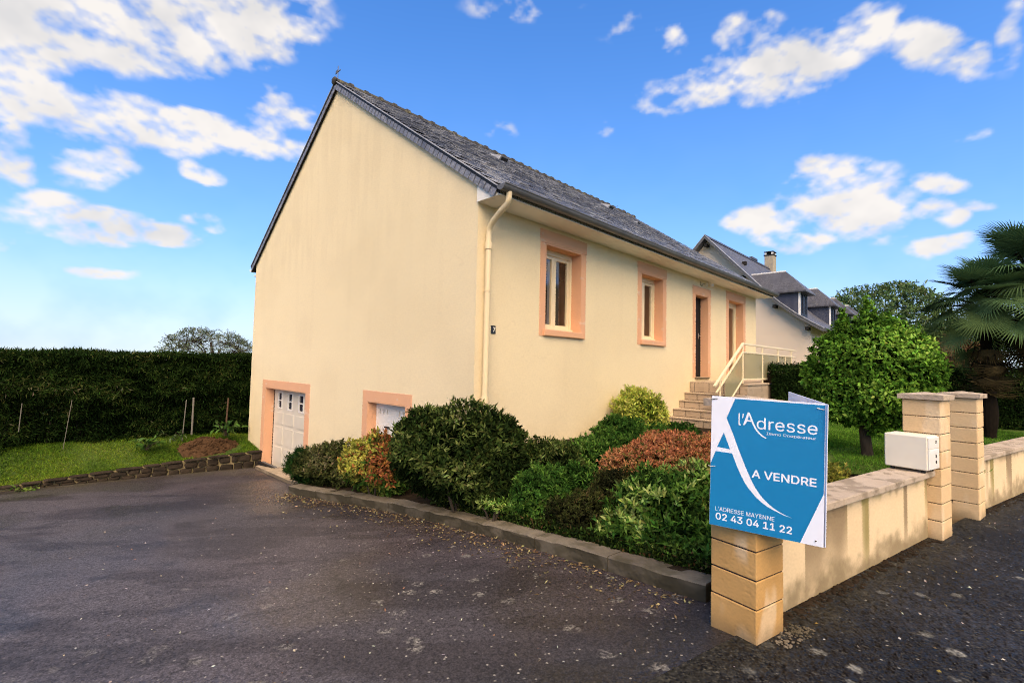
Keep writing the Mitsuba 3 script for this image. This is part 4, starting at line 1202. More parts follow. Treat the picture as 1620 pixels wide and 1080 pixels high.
add('soil_mound__clods', cat(ms), 'heap_soil', kind='stuff')

G_ = lambda *a: np.array(a)


def weed(key, c, n, L, Wd, pal, label, catg='weed', up=0.5):
    k = thing(key, label, catg)
    c = np.array(c)
    st_, P, D = [], [], []
    for i in range(n):
        d = unit(G_(rng.normal(), rng.normal(), abs(rng.normal()) * 0.6 + up))
        h = rng.uniform(0.08, 0.34) * L / 0.2
        tip = c + G_(rng.normal() * 0.07, rng.normal() * 0.07, 0) + d * h
        st_.append(tube([c + G_(rng.normal() * 0.03, rng.normal() * 0.03, -0.05), (c + tip) / 2 + G_(0, 0, 0.02), tip], 0.004, 4, False))
        for q in range(3):
            P.append(tip - d * h * 0.2 * q)
            D.append(unit(d * G_(1, 1, 0.3) + 0.5 * rng.normal(size=3)))
    P, D = np.array(P), np.array(D)
    mc = leaves(P, D, np.tile([0, 0, 1.0], (len(P), 1)) + 0.3 * rng.normal(size=P.shape), L * rng.uniform(0.6, 1.2, len(P)), Wd * rng.uniform(0.7, 1.2, len(P)), shades(len(P), pal), 0.2, 0.25, 4)
    add_leaves(k + '__leaf_cluster', mc)
    add(k + '__stalks', cat(st_), 'bark')
    return k


GREEN = [(2, (0.035, 0.075, 0.018)), (2, (0.06, 0.13, 0.025)), (1, (0.10, 0.19, 0.05))]
weed('broadleaf_weed', (-0.55, 8.75, -0.28), 22, 0.20, 0.08, GREEN, 'bushy green weed behind the soil heap by the house corner', up=0.8)
weed('broadleaf_weed', (-1.60, 8.95, -0.34), 9, 0.15, 0.05, [(1, (0.09, 0.14, 0.06)), (1, (0.05, 0.10, 0.03))], 'pale small weed at the foot of the slim stake')
weed('broadleaf_weed', (-2.15, 8.72, -0.46), 16, 0.17, 0.09, GREEN, 'low broad-leaved green weed on the lawn left of the soil heap', up=0.3)
weed('broadleaf_weed', (-4.05, 8.0, -1.0), 14, 0.11, 0.06, [(1, (0.10, 0.17, 0.03)), (1, (0.16, 0.22, 0.05))], 'yellow-green weed at the far left end of the rubble wall', up=0.2)


def grass(key, n, pts, nh, lean, pal, wd=0.005):
    P = pts(n)
    D = unit(np.stack([lean * rng.normal(size=n), lean * rng.normal(size=n), np.ones(n)], 1))
    kk = ranked(meshkit.fbm(P * 2.0, 3, 14))
    mc = leaves(P - [0, 0, 0.01], D, sphere_dirs(n), nh * rng.uniform(0.5, 1.4, n) * (0.5 + 1.6 * meshkit.fbm(P * 1.6, 3, 31) ** 1.5), wd, shades(n, pal, 0.5 * rng.random(n) + 0.5 * kk), 0.0, 0.2)
    return add_leaves(key, mc, kind='stuff', label='short rough green grass', category='grass')


def bank_pts(n):
    u, v = rng.random(n) * 0.75, rng.random(n) ** 1.1
    x, y, z = bank_pt(u, v)
    ok = ((x - md[0]) / 0.66) ** 2 + ((y - md[1]) / 0.46) ** 2 > 1
    u2, v2 = rng.random(n) * 0.7 + 0.25, rng.random(n)
    x2, y2, z2 = bank_pt(u2, v2)
    return np.where(ok[:, None], np.stack([x, y, z], 1), np.stack([x2, y2, z2], 1))


TURF = [(2, (0.045, 0.095, 0.012)), (3, (0.11, 0.20, 0.02)), (2.5, (0.20, 0.29, 0.03)), (0.8, (0.28, 0.32, 0.08))]
k = grass('back_grass', 70000, bank_pts, 0.05, 0.6, TURF, 0.008)
labels[k]['label'] = 'rough green grass and weeds on the back lawn below the hedge'


def lawn_pts(n):
    x, y, _ = lawn_pt(rng.random(n) ** 1.2 * 0.8, rng.random(n))
    bare = ((x - 3.3) / 0.75) ** 2 + ((y + 3.05) / 0.4) ** 2 < 1
    x = np.where(bare, x + 2.0, x)
    return np.stack([x, y, lawn_z(x, y)], 1)


k = grass('front_grass', 80000, lawn_pts, 0.040, 0.5, [(2, (0.05, 0.13, 0.015)), (3, (0.095, 0.22, 0.025)), (2, (0.17, 0.33, 0.04))], 0.007)
labels[k]['label'] = 'bright green mown grass of the front lawn round the small tree'

# ------------------------------------------------------------------ shrubs in the bed
OLIVE = [(2, (0.030, 0.040, 0.012)), (2, (0.065, 0.075, 0.025)), (1.4, (0.12, 0.125, 0.05)), (0.5, (0.20, 0.17, 0.10))]
FOREST = [(3, (0.010, 0.019, 0.006)), (3, (0.022, 0.038, 0.010)), (2, (0.06, 0.088, 0.022)), (1.3, (0.16, 0.195, 0.06))]
CONIF = [(2, (0.012, 0.035, 0.010)), (2, (0.022, 0.06, 0.014)), (1, (0.04, 0.09, 0.02))]
MIDG = [(2, (0.014, 0.038, 0.008)), (3, (0.04, 0.10, 0.018)), (2, (0.085, 0.175, 0.03)), (0.9, (0.18, 0.28, 0.07))]
BRIGHT = [(2, (0.014, 0.034, 0.008)), (3, (0.045, 0.105, 0.018)), (2, (0.12, 0.22, 0.04)), (1.6, (0.30, 0.39, 0.11))]
BROWN = [(3, (0.014, 0.016, 0.008)), (3, (0.030, 0.034, 0.013)), (2, (0.055, 0.065, 0.02)), (0.9, (0.12, 0.09, 0.04))]
REDS = [(1.5, (0.27, 0.095, 0.042)), (3, (0.42, 0.175, 0.085)), (2.5, (0.50, 0.26, 0.12)), (1.2, (0.24, 0.18, 0.055)), (1.4, (0.045, 0.085, 0.02)), (0.6, (0.10, 0.16, 0.03))]
YELL = [(2, (0.16, 0.17, 0.03)), (3, (0.27, 0.27, 0.05)), (2, (0.40, 0.37, 0.09)), (1, (0.10, 0.15, 0.025))]
def floor(x, y):
    k = kerb_x(y)
    return z_garden(np.maximum(x, k + 0.05), y) + np.where(x < k + 0.24, 0.16 + 0.9 * np.clip(k + 0.10 - x, 0, 1), 0.0)




def shrub(label, lumps, n, k, L, Wd, pal, catg='shrub', stem=None, **kw):
    kw = {'rough': 0.34, 'depth': 0.5, 'freq': 3.2, **kw}
    L, Wd, n = L * 1.3, Wd * 1.3, int(n * 0.62)
    key = thing('shrub', label, catg)
    mc = crown(lumps, n, k, L, Wd, pal, **kw)
    add_leaves(key + '__foliage', mc)
    # a sparser inside, its leaf colour darkened to stand for inner shade
    c0, r0 = lumps[0]
    shoots = crown([(c, np.array(r) * 1.06) for c, r in lumps], n // 14, k + 2, L, Wd * 0.9, pal[-2:], depth=0.1, rough=kw['rough'], freq=kw['freq'], seed=kw.get('seed', 1), up=1.3, out=0.6, wild=0.45, floor=kw.get('floor'), spin=kw.get('spin', 0.0), tris=kw.get('tris', 2))
    if 'keyf' not in kw:
        add_leaves(key + '__young_shoots', shoots, kind='stuff')
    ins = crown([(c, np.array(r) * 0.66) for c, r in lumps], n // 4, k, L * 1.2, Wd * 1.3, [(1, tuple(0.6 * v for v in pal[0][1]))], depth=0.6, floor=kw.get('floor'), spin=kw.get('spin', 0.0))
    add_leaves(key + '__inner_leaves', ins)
    st_ = []
    for i in range(7):
        a = rng.uniform(0, 2 * PI)
        c = np.array(c0)
        foot = np.array([c[0] + 0.10 * r0[0] * math.cos(a), c[1] + 0.10 * r0[1] * math.sin(a), 0])
        foot[2] = float(z_garden(np.array(max(foot[0], kerb_x(foot[1]) + 0.1)), np.array(foot[1]))) - 0.05
        tip = c + np.array([0.5 * r0[0] * math.cos(a), 0.5 * r0[1] * math.sin(a), 0.35 * r0[2]])
        st_.append(tube([foot, (foot + tip) / 2 + G_(0, 0, 0.05), tip], [0.016, 0.012, 0.005], 6))
    add(key + '__stems', cat(st_), 'bark')
    return key


RT = math.atan2(-0.7206, 0.6932)        # the direction along which the bed is seen from the gate
shrub('low dark green conifer at the far end of the kerb by the garage', [((-0.62, 3.72, -0.42), (0.36, 0.36, 0.42))], 5200, 5, 0.055, 0.012, CONIF, floor=floor, up=0.5, seed=2)
shrub('olive green small-leaved bush between the dark conifer and the yellow shrub', [((-0.52, 2.88, -0.22), (0.40, 0.52, 0.47)), ((-0.62, 3.35, -0.3), (0.34, 0.36, 0.38))], 4200, 6, 0.045, 0.017, OLIVE, floor=floor, up=0.6, seed=4)


def yk(t):
    # yellow to the far side and top, rust red on the near top, green below
    u = (t[:, 0] + 0.50) * 0.69 - (t[:, 1] - 1.6) * 0.72
    low = t[:, 2] < -0.10 + 0.06 * rng.normal(size=len(t))
    red = (u > 0.02 + 0.10 * rng.normal(size=len(t))) & ~low
    return np.where(low, 0.75 + 0.25 * rng.random(len(t)), np.where(red, 0.40 + 0.35 * rng.random(len(t)), 0.40 * rng.random(len(t))))


shrub('yellow-green shrub with a rusty red patch at the top', [((-0.50, 1.60, -0.04), (0.46, 0.55, 0.56))], 4600, 6, 0.048, 0.022,
      [(1.2, (0.24, 0.25, 0.045)), (1.6, (0.36, 0.35, 0.07)), (0.9, (0.30, 0.13, 0.04)), (1.2, (0.22, 0.08, 0.035)), (1.4, (0.05, 0.11, 0.02)), (1, (0.13, 0.20, 0.04))], keyf=yk, mixk=0.12, floor=floor, up=0.5, seed=5, tris=4)
shrub('largest rounded dark green bush, in front of the house corner', [((-0.40, -0.28, 0.34), (0.86, 0.52, 0.76)), ((-0.72, 0.06, 0.50), (0.42, 0.42, 0.52)), ((-0.13, -0.56, 0.46), (0.38, 0.40, 0.52)), ((-0.62, 0.12, 0.02), (0.5, 0.42, 0.55)), ((-0.12, -0.62, 0.05), (0.42, 0.38, 0.48))], 15500, 6, 0.058, 0.019, FOREST, floor=floor, up=0.55, seed=6, spin=RT, tris=4, rough=0.16)
shrub('dark green bush just right of the largest bush against the wall', [((0.56, -0.86, 0.20), (0.46, 0.44, 0.46))], 4200, 6, 0.052, 0.016, FOREST, floor=floor, up=0.55, seed=7)
shrub('mid green leafy shrub below the ball-shaped yellow-green shrub', [((1.42, -0.98, 0.18), (0.52, 0.48, 0.44)), ((1.9, -1.2, 0.25), (0.42, 0.4, 0.36))], 5200, 6, 0.045, 0.018, MIDG, floor=floor, up=0.5, seed=8)
shrub('ball-shaped yellow-green shrub beside the entrance steps', [((3.46, -0.50, 0.80), (0.46, 0.43, 0.43)), ((3.72, -0.6, 0.66), (0.36, 0.3, 0.36))], 4200, 6, 0.050, 0.020, [(1.5, (0.07, 0.12, 0.015)), (2, (0.27, 0.33, 0.045)), (3, (0.50, 0.53, 0.11)), (1.5, (0.66, 0.64, 0.21))], floor=floor, up=0.6, seed=9)
shrub('deep green shrub at the foot of the ball-shaped shrub', [((2.70, -0.62, 0.42), (0.50, 0.40, 0.38)), ((3.3, -0.85, 0.40), (0.45, 0.3, 0.26)), ((4.1, -0.9, 0.42), (0.6, 0.3, 0.17))], 5200, 6, 0.050, 0.020, MIDG[:3], floor=floor, up=0.4, seed=10)
shrub('spreading red-orange shrub with a flat top below the steps', [((1.45, -2.08, 0.50), (0.74, 0.50, 0.30)), ((1.95, -2.55, 0.54), (0.5, 0.42, 0.26)), ((0.98, -1.80, 0.38), (0.40, 0.35, 0.24)), ((0.75, -2.25, 0.28), (0.40, 0.32, 0.24))], 10500, 6, 0.036, 0.012, REDS, floor=floor, up=0.7, seed=11, rough=0.26,
      keyf=lambda t: np.where((t[:, 2] < 0.56 + 0.10 * rng.normal(size=len(t))) | (rng.random(len(t)) < 0.16), 0.80 + 0.2 * rng.random(len(t)), 0.8 * rng.random(len(t))), mixk=0.15)
shrub('low bright green ground shrub right of the largest bush at the kerb', [((-0.06, -1.30, 0.12), (0.40, 0.36, 0.33)), ((0.35, -1.5, 0.16), (0.34, 0.3, 0.28))], 4600, 6, 0.038, 0.016, MIDG, floor=floor, up=0.5, seed=12)
shrub('dark brownish shrub at the kerb in the middle of the bed', [((-0.12, -1.90, 0.00), (0.44, 0.36, 0.29)), ((0.42, -2.0, 0.20), (0.4, 0.36, 0.24))], 5400, 6, 0.034, 0.012, BROWN, floor=floor, up=0.5, seed=13)
shrub('glossy bright-leaved green shrub left of the for-sale sign', [((0.12, -2.62, 0.12), (0.54, 0.48, 0.44)), ((-0.24, -2.98, 0.0), (0.36, 0.34, 0.34)), ((-0.30, -2.55, -0.02), (0.30, 0.34, 0.26)), ((-0.30, -3.25, 0.02), (0.36, 0.24, 0.26)), ((0.62, -2.75, 0.30), (0.45, 0.42, 0.30))], 6800, 9, 0.056, 0.020, BRIGHT, floor=floor, up=0.35, seed=14, tris=4, depth=0.65, wild=0.6, freq=4.2)
shrub('brown-red young shoots among the bright-leaved shrub', [((0.70, -2.72, 0.46), (0.24, 0.20, 0.15)), ((-0.25, -2.30, -0.02), (0.13, 0.13, 0.14))], 700, 7, 0.050, 0.015, [(2, (0.17, 0.09, 0.04)), (1, (0.26, 0.20, 0.08)), (1, (0.10, 0.13, 0.04))], floor=floor, up=0.6, seed=15)
shrub('small light green plant hanging over the kerb below the largest bush', [((-0.47, -0.90, -0.06), (0.20, 0.26, 0.13))], 700, 6, 0.045, 0.022, BRIGHT[1:], floor=floor, up=0.5, seed=16)
shrub('small yellow-green shrub behind the low wall right of the for-sale sign', [((1.34, -3.72, 0.44), (0.34, 0.24, 0.28))], 1500, 6, 0.036, 0.012, YELL, floor=floor, up=0.6, seed=17)

def under_pts(n):
    y = -3.42 + 3.0 * rng.random(n) ** 1.1
    x = kerb_x(y) + 0.20 + np.abs(rng.normal(size=n)) * 0.22
    return np.stack([x, y, z_garden(x, y) + 0.10 * rng.random(n) ** 2], 1)


P = under_pts(9000)
D = unit(rng.normal(size=P.shape) + [-0.3, 0, 0.7])
mc = leaves(P, D, sphere_dirs(len(P)), 0.045 * rng.uniform(0.6, 1.3, len(P)), 0.022, shades(len(P), [(3, (0.012, 0.022, 0.007)), (2, (0.03, 0.055, 0.012)), (1, (0.07, 0.12, 0.025)), (0.5, (0.10, 0.065, 0.03))]), 0.25, 0.1)
add_leaves('ground_cover', mc, kind='stuff', label='dark low ground cover under the shrubs along the kerb', category='ground cover')

# ------------------------------------------------------------------ trees
tr = thing('small_tree', 'small round-crowned bright green tree on the front lawn', 'tree')
TB = np.array([4.05, -3.72, 0.36])
add(tr + '__trunk', tube([TB - [0, 0, 0.1], TB + [0.0, 0, 0.15], TB + [-0.03, 0.02, 0.42], TB + [-0.01, 0.0, 0.8]], [0.085, 0.070, 0.066, 0.055], 10), 'bark', 50)
for i in range(9):
    a = i * 2.4
    d = np.array([math.cos(a), math.sin(a), 0])
    add(tr + '__limb', tube([TB + [-0.02, 0.01, 0.42 + 0.03 * i], TB + d * 0.25 + [0, 0, 0.72 + 0.05 * i], TB + d * 0.6 + [0, 0, 1.05 + 0.09 * i]], [0.04, 0.026, 0.009], 7), 'bark', 50)
TREE = [(2, (0.035, 0.085, 0.012)), (3, (0.085, 0.185, 0.022)), (2.6, (0.15, 0.30, 0.038)), (1.5, (0.29, 0.46, 0.08))]
lump = [(TB + [0.03, -0.07, 1.24], (0.78, 0.78, 0.80))]
for i in range(14):
    a, e = i * 2.399, -0.85 + 1.80 * (i / 13)
    lump.append((TB + [0.03 + 0.52 * math.cos(a) * math.cos(e), -0.07 + 0.52 * math.sin(a) * math.cos(e), 1.22 + 0.60 * math.sin(e)], (0.34 - 0.10 * max(e, 0), 0.34 - 0.10 * max(e, 0), 0.32 - 0.08 * max(e, 0))))
for (q, w, h, z) in ((0.33, 0.07, 0.26, 2.02), (-0.04, 0.09, 0.34, 2.16), (-0.28, 0.08, 0.20, 2.02)):
    lump.append((TB + [-0.70 * q, 0.72 * q, z - 0.15], (w, w, h)))
add_leaves(tr + '__crown', crown(lump, 10500, 6, 0.060, 0.029, TREE, up=0.35, out=0.75, depth=0.55, rough=0.13, freq=4.0, tris=4, seed=21))
add_leaves(tr + '__inner_leaves', crown([(TB + [0.03, -0.07, 1.28], (0.58, 0.58, 0.68))], 2600, 6, 0.075, 0.035, [(1, (0.015, 0.035, 0.006))], depth=0.7, seed=22))  # inner leaf colour darkened to stand for shade within the crown


def frond(n, R, spread, droop, fold, seed):
    """A fan leaf in its own frame: stalk joint at the origin, blade along +x, up +z. Narrow folded segments."""
    r_ = np.random.default_rng(seed)
    V, F = [], []
    for i in range(n):
        a = spread * (i / (n - 1) - 0.5) * 2
        L = R * (0.80 + 0.20 * math.cos(a * 0.6)) * r_.uniform(0.93, 1.04)
        d = np.array([math.cos(a), math.sin(a), 0])
        s = np.array([-math.sin(a), math.cos(a), 0])
        w0 = 2 * spread / n
        prev = None
        for j, t in enumerate((0.04, 0.35, 0.62, 0.85, 1.0)):
            wd = (w0 * min(t, 0.55) * R * 0.42 + 0.002) * (1 if t < 0.6 else (1.0 - t) * 2.2 + 0.08)
            dz = 0.22 * t * R * fold - droop * R * max(t - 0.35, 0) ** 1.7 * r_.uniform(0.7, 1.3)
            c = d * L * t + [0, 0, dz]
            k = len(V)
            V += [c + s * wd + [0, 0, 0.5 * wd], c, c - s * wd + [0, 0, 0.5 * wd]]
            if prev is not None:
                F += [[prev, prev + 1, k + 1], [prev, k + 1, k], [prev + 1, prev + 2, k + 2], [prev + 1, k + 2, k + 1]]
            prev = k
    return np.array(V), np.array(F)


FR = [frond(44, 0.60, 2.1, 0.35, 0.6, 5), frond(40, 0.54, 1.9, 0.6, 0.4, 6), frond(42, 0.58, 2.0, 0.22, 0.9, 7)]
FRD = frond(24, 0.5, 1.3, 1.6, 0.1, 8)


def palm(base, h, nf, label, R=1.0, seed=1):
    k = thing('palm_tree', label, 'palm tree')
    r_ = np.random.default_rng(seed)
    base = np.array(base, float)
    zs = np.linspace(-0.1, h, 24)
    rad = 0.085 + 0.035 * np.abs(np.sin(zs * 23)) * (zs > 0.2) + 0.02 * (zs > h * 0.6)
    add(k + '__trunk', tube([base + [0.03 * math.sin(z), 0.02 * math.cos(z), z] for z in zs], rad, 12), 'palm_fibre')
    top = base + [0, 0, h]
    for i in range(nf):
        az = i * 2.39996 + r_.normal() * 0.15
        f = i / (nf - 1)
        el = 1.38 - 2.7 * f ** 1.35 + r_.normal() * 0.12      # from upright to hanging
        pl = R * r_.uniform(0.6, 0.95)
        d = np.array([math.cos(az) * math.cos(el), math.sin(az) * math.cos(el), math.sin(el)])
        old = f > 0.84
        hang = max(f - 0.72, 0) * 3.8
        j = top + d * pl * (0.55 if old else 1.0) - [0, 0, 0.10 * (1 + f) + hang]
        el2 = el - 0.45 - 0.35 * f
        fx_ = np.array([math.cos(az) * math.cos(el2), math.sin(az) * math.cos(el2), math.sin(el2)])
        fy = np.array([-math.sin(az), math.cos(az), 0])
        fz = np.cross(fx_, fy)
        V, F = FRD if old else FR[i % 3]
        V = V * R * (1.15 if not old else 1.1)
        P = j + V @ np.stack([fx_, fy, fz])
        pk = add(k + '__frond', trimesh.Trimesh(P, F, process=False), 'leaf', False,
                 np.tile(np.array([0.075, 0.058, 0.028]) if old else np.array([0.055, 0.105, 0.045]) * r_.uniform(0.5, 1.9) + (np.array([0.16, 0.17, 0.02]) * max(f - 0.5, 0)), (len(P), 1)) * r_.uniform(0.8, 1.2, (len(P), 1)))
        add(pk + '__stalk', tube([top - [0, 0, 0.05 + 0.25 * f + hang], (top - [0, 0, 0.08 * f + hang] + j) / 2, j], [0.016, 0.012, 0.008], 5), 'palm_fibre')
    fb = []
    for i in range(60):
        a, z = r_.uniform(0, 2 * PI), r_.uniform(h * 0.55, h)
        d = np.array([math.cos(a), math.sin(a), 0])
        p = base + d * 0.14 + [0, 0, z]
        fb.append(tube([p, p + d * 0.10 + [0, 0, 0.05], p + d * 0.16 - [0, 0, 0.16]], [0.015, 0.01, 0.004], 4))
    add(k + '__fibre_skirt', cat(fb), 'palm_fibre')
    return k


palm((8.46, -5.02, 0.40), 2.55, 46, 'fan palm with hanging brown fronds, left of the pair by the hedge', 0.80, 3)
palm((8.62, -5.62, 0.40), 3.00, 52, 'taller dark fan palm at the right edge of the garden', 0.92, 4)


def hedge_r(n):
    p, q = np.array([7.5, -2.2]), np.array([10.6, -6.6])
    d = (q - p) / np.linalg.norm(q - p)
    nr = np.array([d[1], -d[0]])
    nr = nr if nr @ (CAM[:2] - p) > 0 else -nr
    t = rng.random(n)
    z = rng.uniform(0.35, 1.66, n)
    b = 0.12 * (meshkit.fbm(np.stack([t * 5, z * 1.5, 0 * t], 1), 4, 9) - 0.5) - 0.10 * rng.random(n) ** 2
    P = p + (q - p) * t[:, None] + nr * (0.45 + b)[:, None] + 1.2 * (np.array([0.8, 0.9]))
    N = np.tile([nr[0], nr[1], 0.2], (n, 1))
    a = int(n * 0.7)
    P[a:] -= nr * rng.uniform(0, 0.9, (n - a, 1))
    z[a:] = 1.66 + 0.05 * rng.normal(size=n - a)
    N[a:] = [0, 0, 1]
    return np.c_[P, z], unit(N)


hk = hedge('hedge', 45000, hedge_r, None, 'dark clipped hedge behind the palms on the right', 'hedge', 0.07, 0.03, DARK[:4], 5)
p, q = np.array([7.5, -2.2]) + 1.2 * np.array([0.8, 0.9]), np.array([10.6, -6.6]) + 1.2 * np.array([0.8, 0.9])
add(hk + '__dead_core', bar((*p, 0.9), (*q, 0.9), 0.5, 1.3), 'soil')

# behind the hedge and the neighbour's
def far_tree(key, label, c, r, n, L, pal, trunk, k=5, bare=False, seed=31, lumps=10, catg='tree'):
    t = thing(key, label, catg)
    c = np.array(c, float)
    add(t + '__trunk', tube([(c[0], c[1], trunk), (c[0] + 0.1, c[1], c[2] - 0.3 * r[2]), (c[0], c[1], c[2] + 0.3 * r[2])], [0.07 * r[0], 0.05 * r[0], 0.02 * r[0]], 8), 'bark', 50)
    r_ = np.random.default_rng(seed)
    ls = [(c, np.array(r) * 0.75)]
    for i in range(lumps):
        d = unit(r_.normal(size=3))
        d[2] = abs(d[2]) * 0.9 - 0.25
        ls.append((c + d * np.array(r) * 0.62, np.array(r) * r_.uniform(0.3, 0.45)))
    lim = []
    for cc, rr in ls[1:]:
        lim.append(tube([(c[0], c[1], c[2] - 0.5 * r[2]), (c + cc) / 2 - [0, 0, 0.1 * r[2]], cc], [0.016 * r[0], 0.011 * r[0], 0.005 * r[0]], 5))
        if bare:
            for _ in range(16):
                d = unit(r_.normal(size=3) + [0, 0, 0.5])
                lim.append(tube([cc, cc + d * rr * 0.6, cc + d * rr * 1.2 + r_.normal(size=3) * 0.05], [0.012, 0.008, 0.004], 4, False))
    add(t + '__branches', cat(lim), 'bark')
    add_leaves(t + '__crown', crown(ls, n, k, L, L * 0.45, pal, depth=0.45, rough=0.25, seed=seed))
    return t


far_tree('tree', 'thin-leaved grey-green tree showing above the tall conifer hedge', (0.75, 15.9, 1.85), (1.75, 1.5, 1.15), 6500, 0.07, [(2, (0.11, 0.14, 0.085)), (2, (0.18, 0.22, 0.14)), (1, (0.28, 0.31, 0.21))], -0.6, 3, True, 33, 14)
far_tree('tree', 'large grey-green tree far behind the small round tree', (49.0, 1.6, 6.0), (5.6, 5.6, 4.6), 8500, 0.30, [(2, (0.06, 0.11, 0.05)), (3, (0.12, 0.19, 0.075)), (2, (0.21, 0.28, 0.12))], -0.4, 5, False, 34, 16)
far_tree('tree', 'lower green tree right of the large far tree', (51.0, -3.6, 3.6), (4.0, 4.0, 3.2), 3600, 0.28, [(2, (0.06, 0.115, 0.04)), (3, (0.13, 0.20, 0.07))], -0.4, 5, False, 35, 8)
far_tree('shrub', 'rusty brown shrub between the small tree and the palms', (25.0, -4.0, 2.2), (1.5, 1.5, 1.5), 1500, 0.15, [(2, (0.10, 0.06, 0.03)), (2, (0.17, 0.10, 0.05)), (1, (0.22, 0.17, 0.10))], -0.3, 5, False, 36, 6, 'shrub')
far_tree('shrub', 'light green rounded shrub seen beyond the palms', (27.0, -8.0, 1.7), (3.2, 2.2, 1.5), 2400, 0.18, [(2, (0.07, 0.13, 0.025)), (3, (0.12, 0.20, 0.04))], -0.3, 5, False, 37, 8, 'shrub')
shrub('brown-topped dark shrub at the end of the terrace railing', [((12.1, -1.5, 1.0), (0.6, 1.0, 0.80)), ((12.2, -2.6, 0.9), (0.6, 0.9, 0.75))], 4200, 5, 0.085, 0.04, [(3, (0.018, 0.03, 0.010)), (2, (0.035, 0.05, 0.015)), (1, (0.10, 0.065, 0.025))], up=0.5, seed=41, keyf=lambda t: t[:, 2])
shrub('dark shrub beneath the frosted railing behind the small tree', [((10.4, -2.0, 0.45), (1.2, 0.45, 0.36))], 2600, 5, 0.075, 0.035, [(3, (0.018, 0.035, 0.010)), (2, (0.035, 0.06, 0.015)), (1, (0.06, 0.10, 0.02))], up=0.5, seed=42)

# ------------------------------------------------------------------ the neighbouring house
nb = thing('neighbour_house', 'beige rendered house with a steep slate roof and dormers behind the cream house', 'house')
NX0, NX1, AY, AZ = 17.7, 36.0, 4.15, 7.80
right = [(AY, AZ), (2.9, 6.43), (1.654, 5.07), (1.0, 4.42), (0.45, 3.96), (-0.1, 3.58), (-0.544, 3.30)]
left = [(2 * AY - y, z) for y, z in right[::-1]]
wallp = sg.Polygon([(0.0, -0.4), (2 * AY, -0.4), (2 * AY, 3.5)] + [(y, z - 0.12) for y, z in left if 2 * AY - y > 0.0] [1:] + [(y, z - 0.12) for y, z in right if y >= 0.3] + [(0.0, 3.45)])
add(nb + '__wall', prism(wallp.buffer(0), NX0 + 0.42, NX1 - 0.4, 'yz'), 'neighbour_render')
line = left + right[1:]
rp = sg.Polygon(line + [(y, z - 0.10) for y, z in line[::-1]])
nr_ = nk(nb + '__roof')
add(nr_, prism(rp, NX0, NX1, 'yz'), 'neighbour_slate')
add(nr_ + '__verge_board', prism(sg.Polygon([(y, z + 0.015) for y, z in line] + [(y, z - 0.13) for y, z in line[::-1]]), NX0 - 0.03, NX0 - 0.001, 'yz'), 'zinc_dark')
add(nr_ + '__verge_trim', prism(sg.Polygon([(y, z + 0.045) for y, z in line] + [(y, z + 0.017) for y, z in line[::-1]]), NX0 - 0.05, NX0 + 0.1, 'yz'), 'slate_light')
add(nr_ + '__ridge', prism(sg.Polygon([(AY - 0.14, AZ - 0.10), (AY, AZ + 0.07), (AY + 0.14, AZ - 0.10)]), NX0 - 0.02, NX1, 'yz'), 'dormer_slate')
add(nr_ + '__ridge_finial', bev(24.0, 24.9, AY - 0.1, AY + 0.1, AZ, AZ + 0.16, 0.03), 'dormer_slate')
add(nr_ + '__gutter', tube([(NX0, -0.60, 3.26), (NX1, -0.60, 3.26)], 0.07, 8), 'zinc_dark', 40)
for y, z in ((AY, AZ - 0.30), (2.55, 5.83), (1.25, 4.44), (0.05, 3.46), (2 * AY - 1.25, 4.44)):
    add(nr_ + '__purlin', bev(NX0 + 0.05, NX0 + 0.45, y - 0.06, y + 0.06, z - 0.19, z - 0.06, 0.01), 'dark_wood')
add(nr_ + '__skylight_vent', bev(19.6, 19.75, 2.95, 3.15, 6.60, 6.78, 0.02), 'dark_wood')
add(nr_ + '__skylight_vent', bev(22.6, 22.75, 2.6, 2.8, 6.22, 6.38, 0.02), 'dark_wood')
ck = nk(nb + '__chimney')
add(ck + '__stack', bev(27.15, 27.75, AY - 0.27, AY + 0.22, 7.2, 8.58, 0.01), 'chimney_render')
add(ck + '__crown', cat(bev(27.11, 27.79, AY - 0.31, AY + 0.26, 8.58, 8.64, 0.01)), 'dark_wood')
add(ck + '__cap_slab', bev(27.12, 27.78, AY - 0.30, AY + 0.25, 8.78, 8.83, 0.01), 'dark_wood')
for a, b in ((27.16, AY - 0.26), (27.64, AY - 0.26), (27.16, AY + 0.11), (27.64, AY + 0.11)):
    add(ck + '__support', box(a, a + 0.1, b, b + 0.1, 8.64, 8.78), 'white_trim')
roofz = lambda y: np.interp(y, [p[0] for p in right[::-1]], [p[1] for p in right[::-1]])
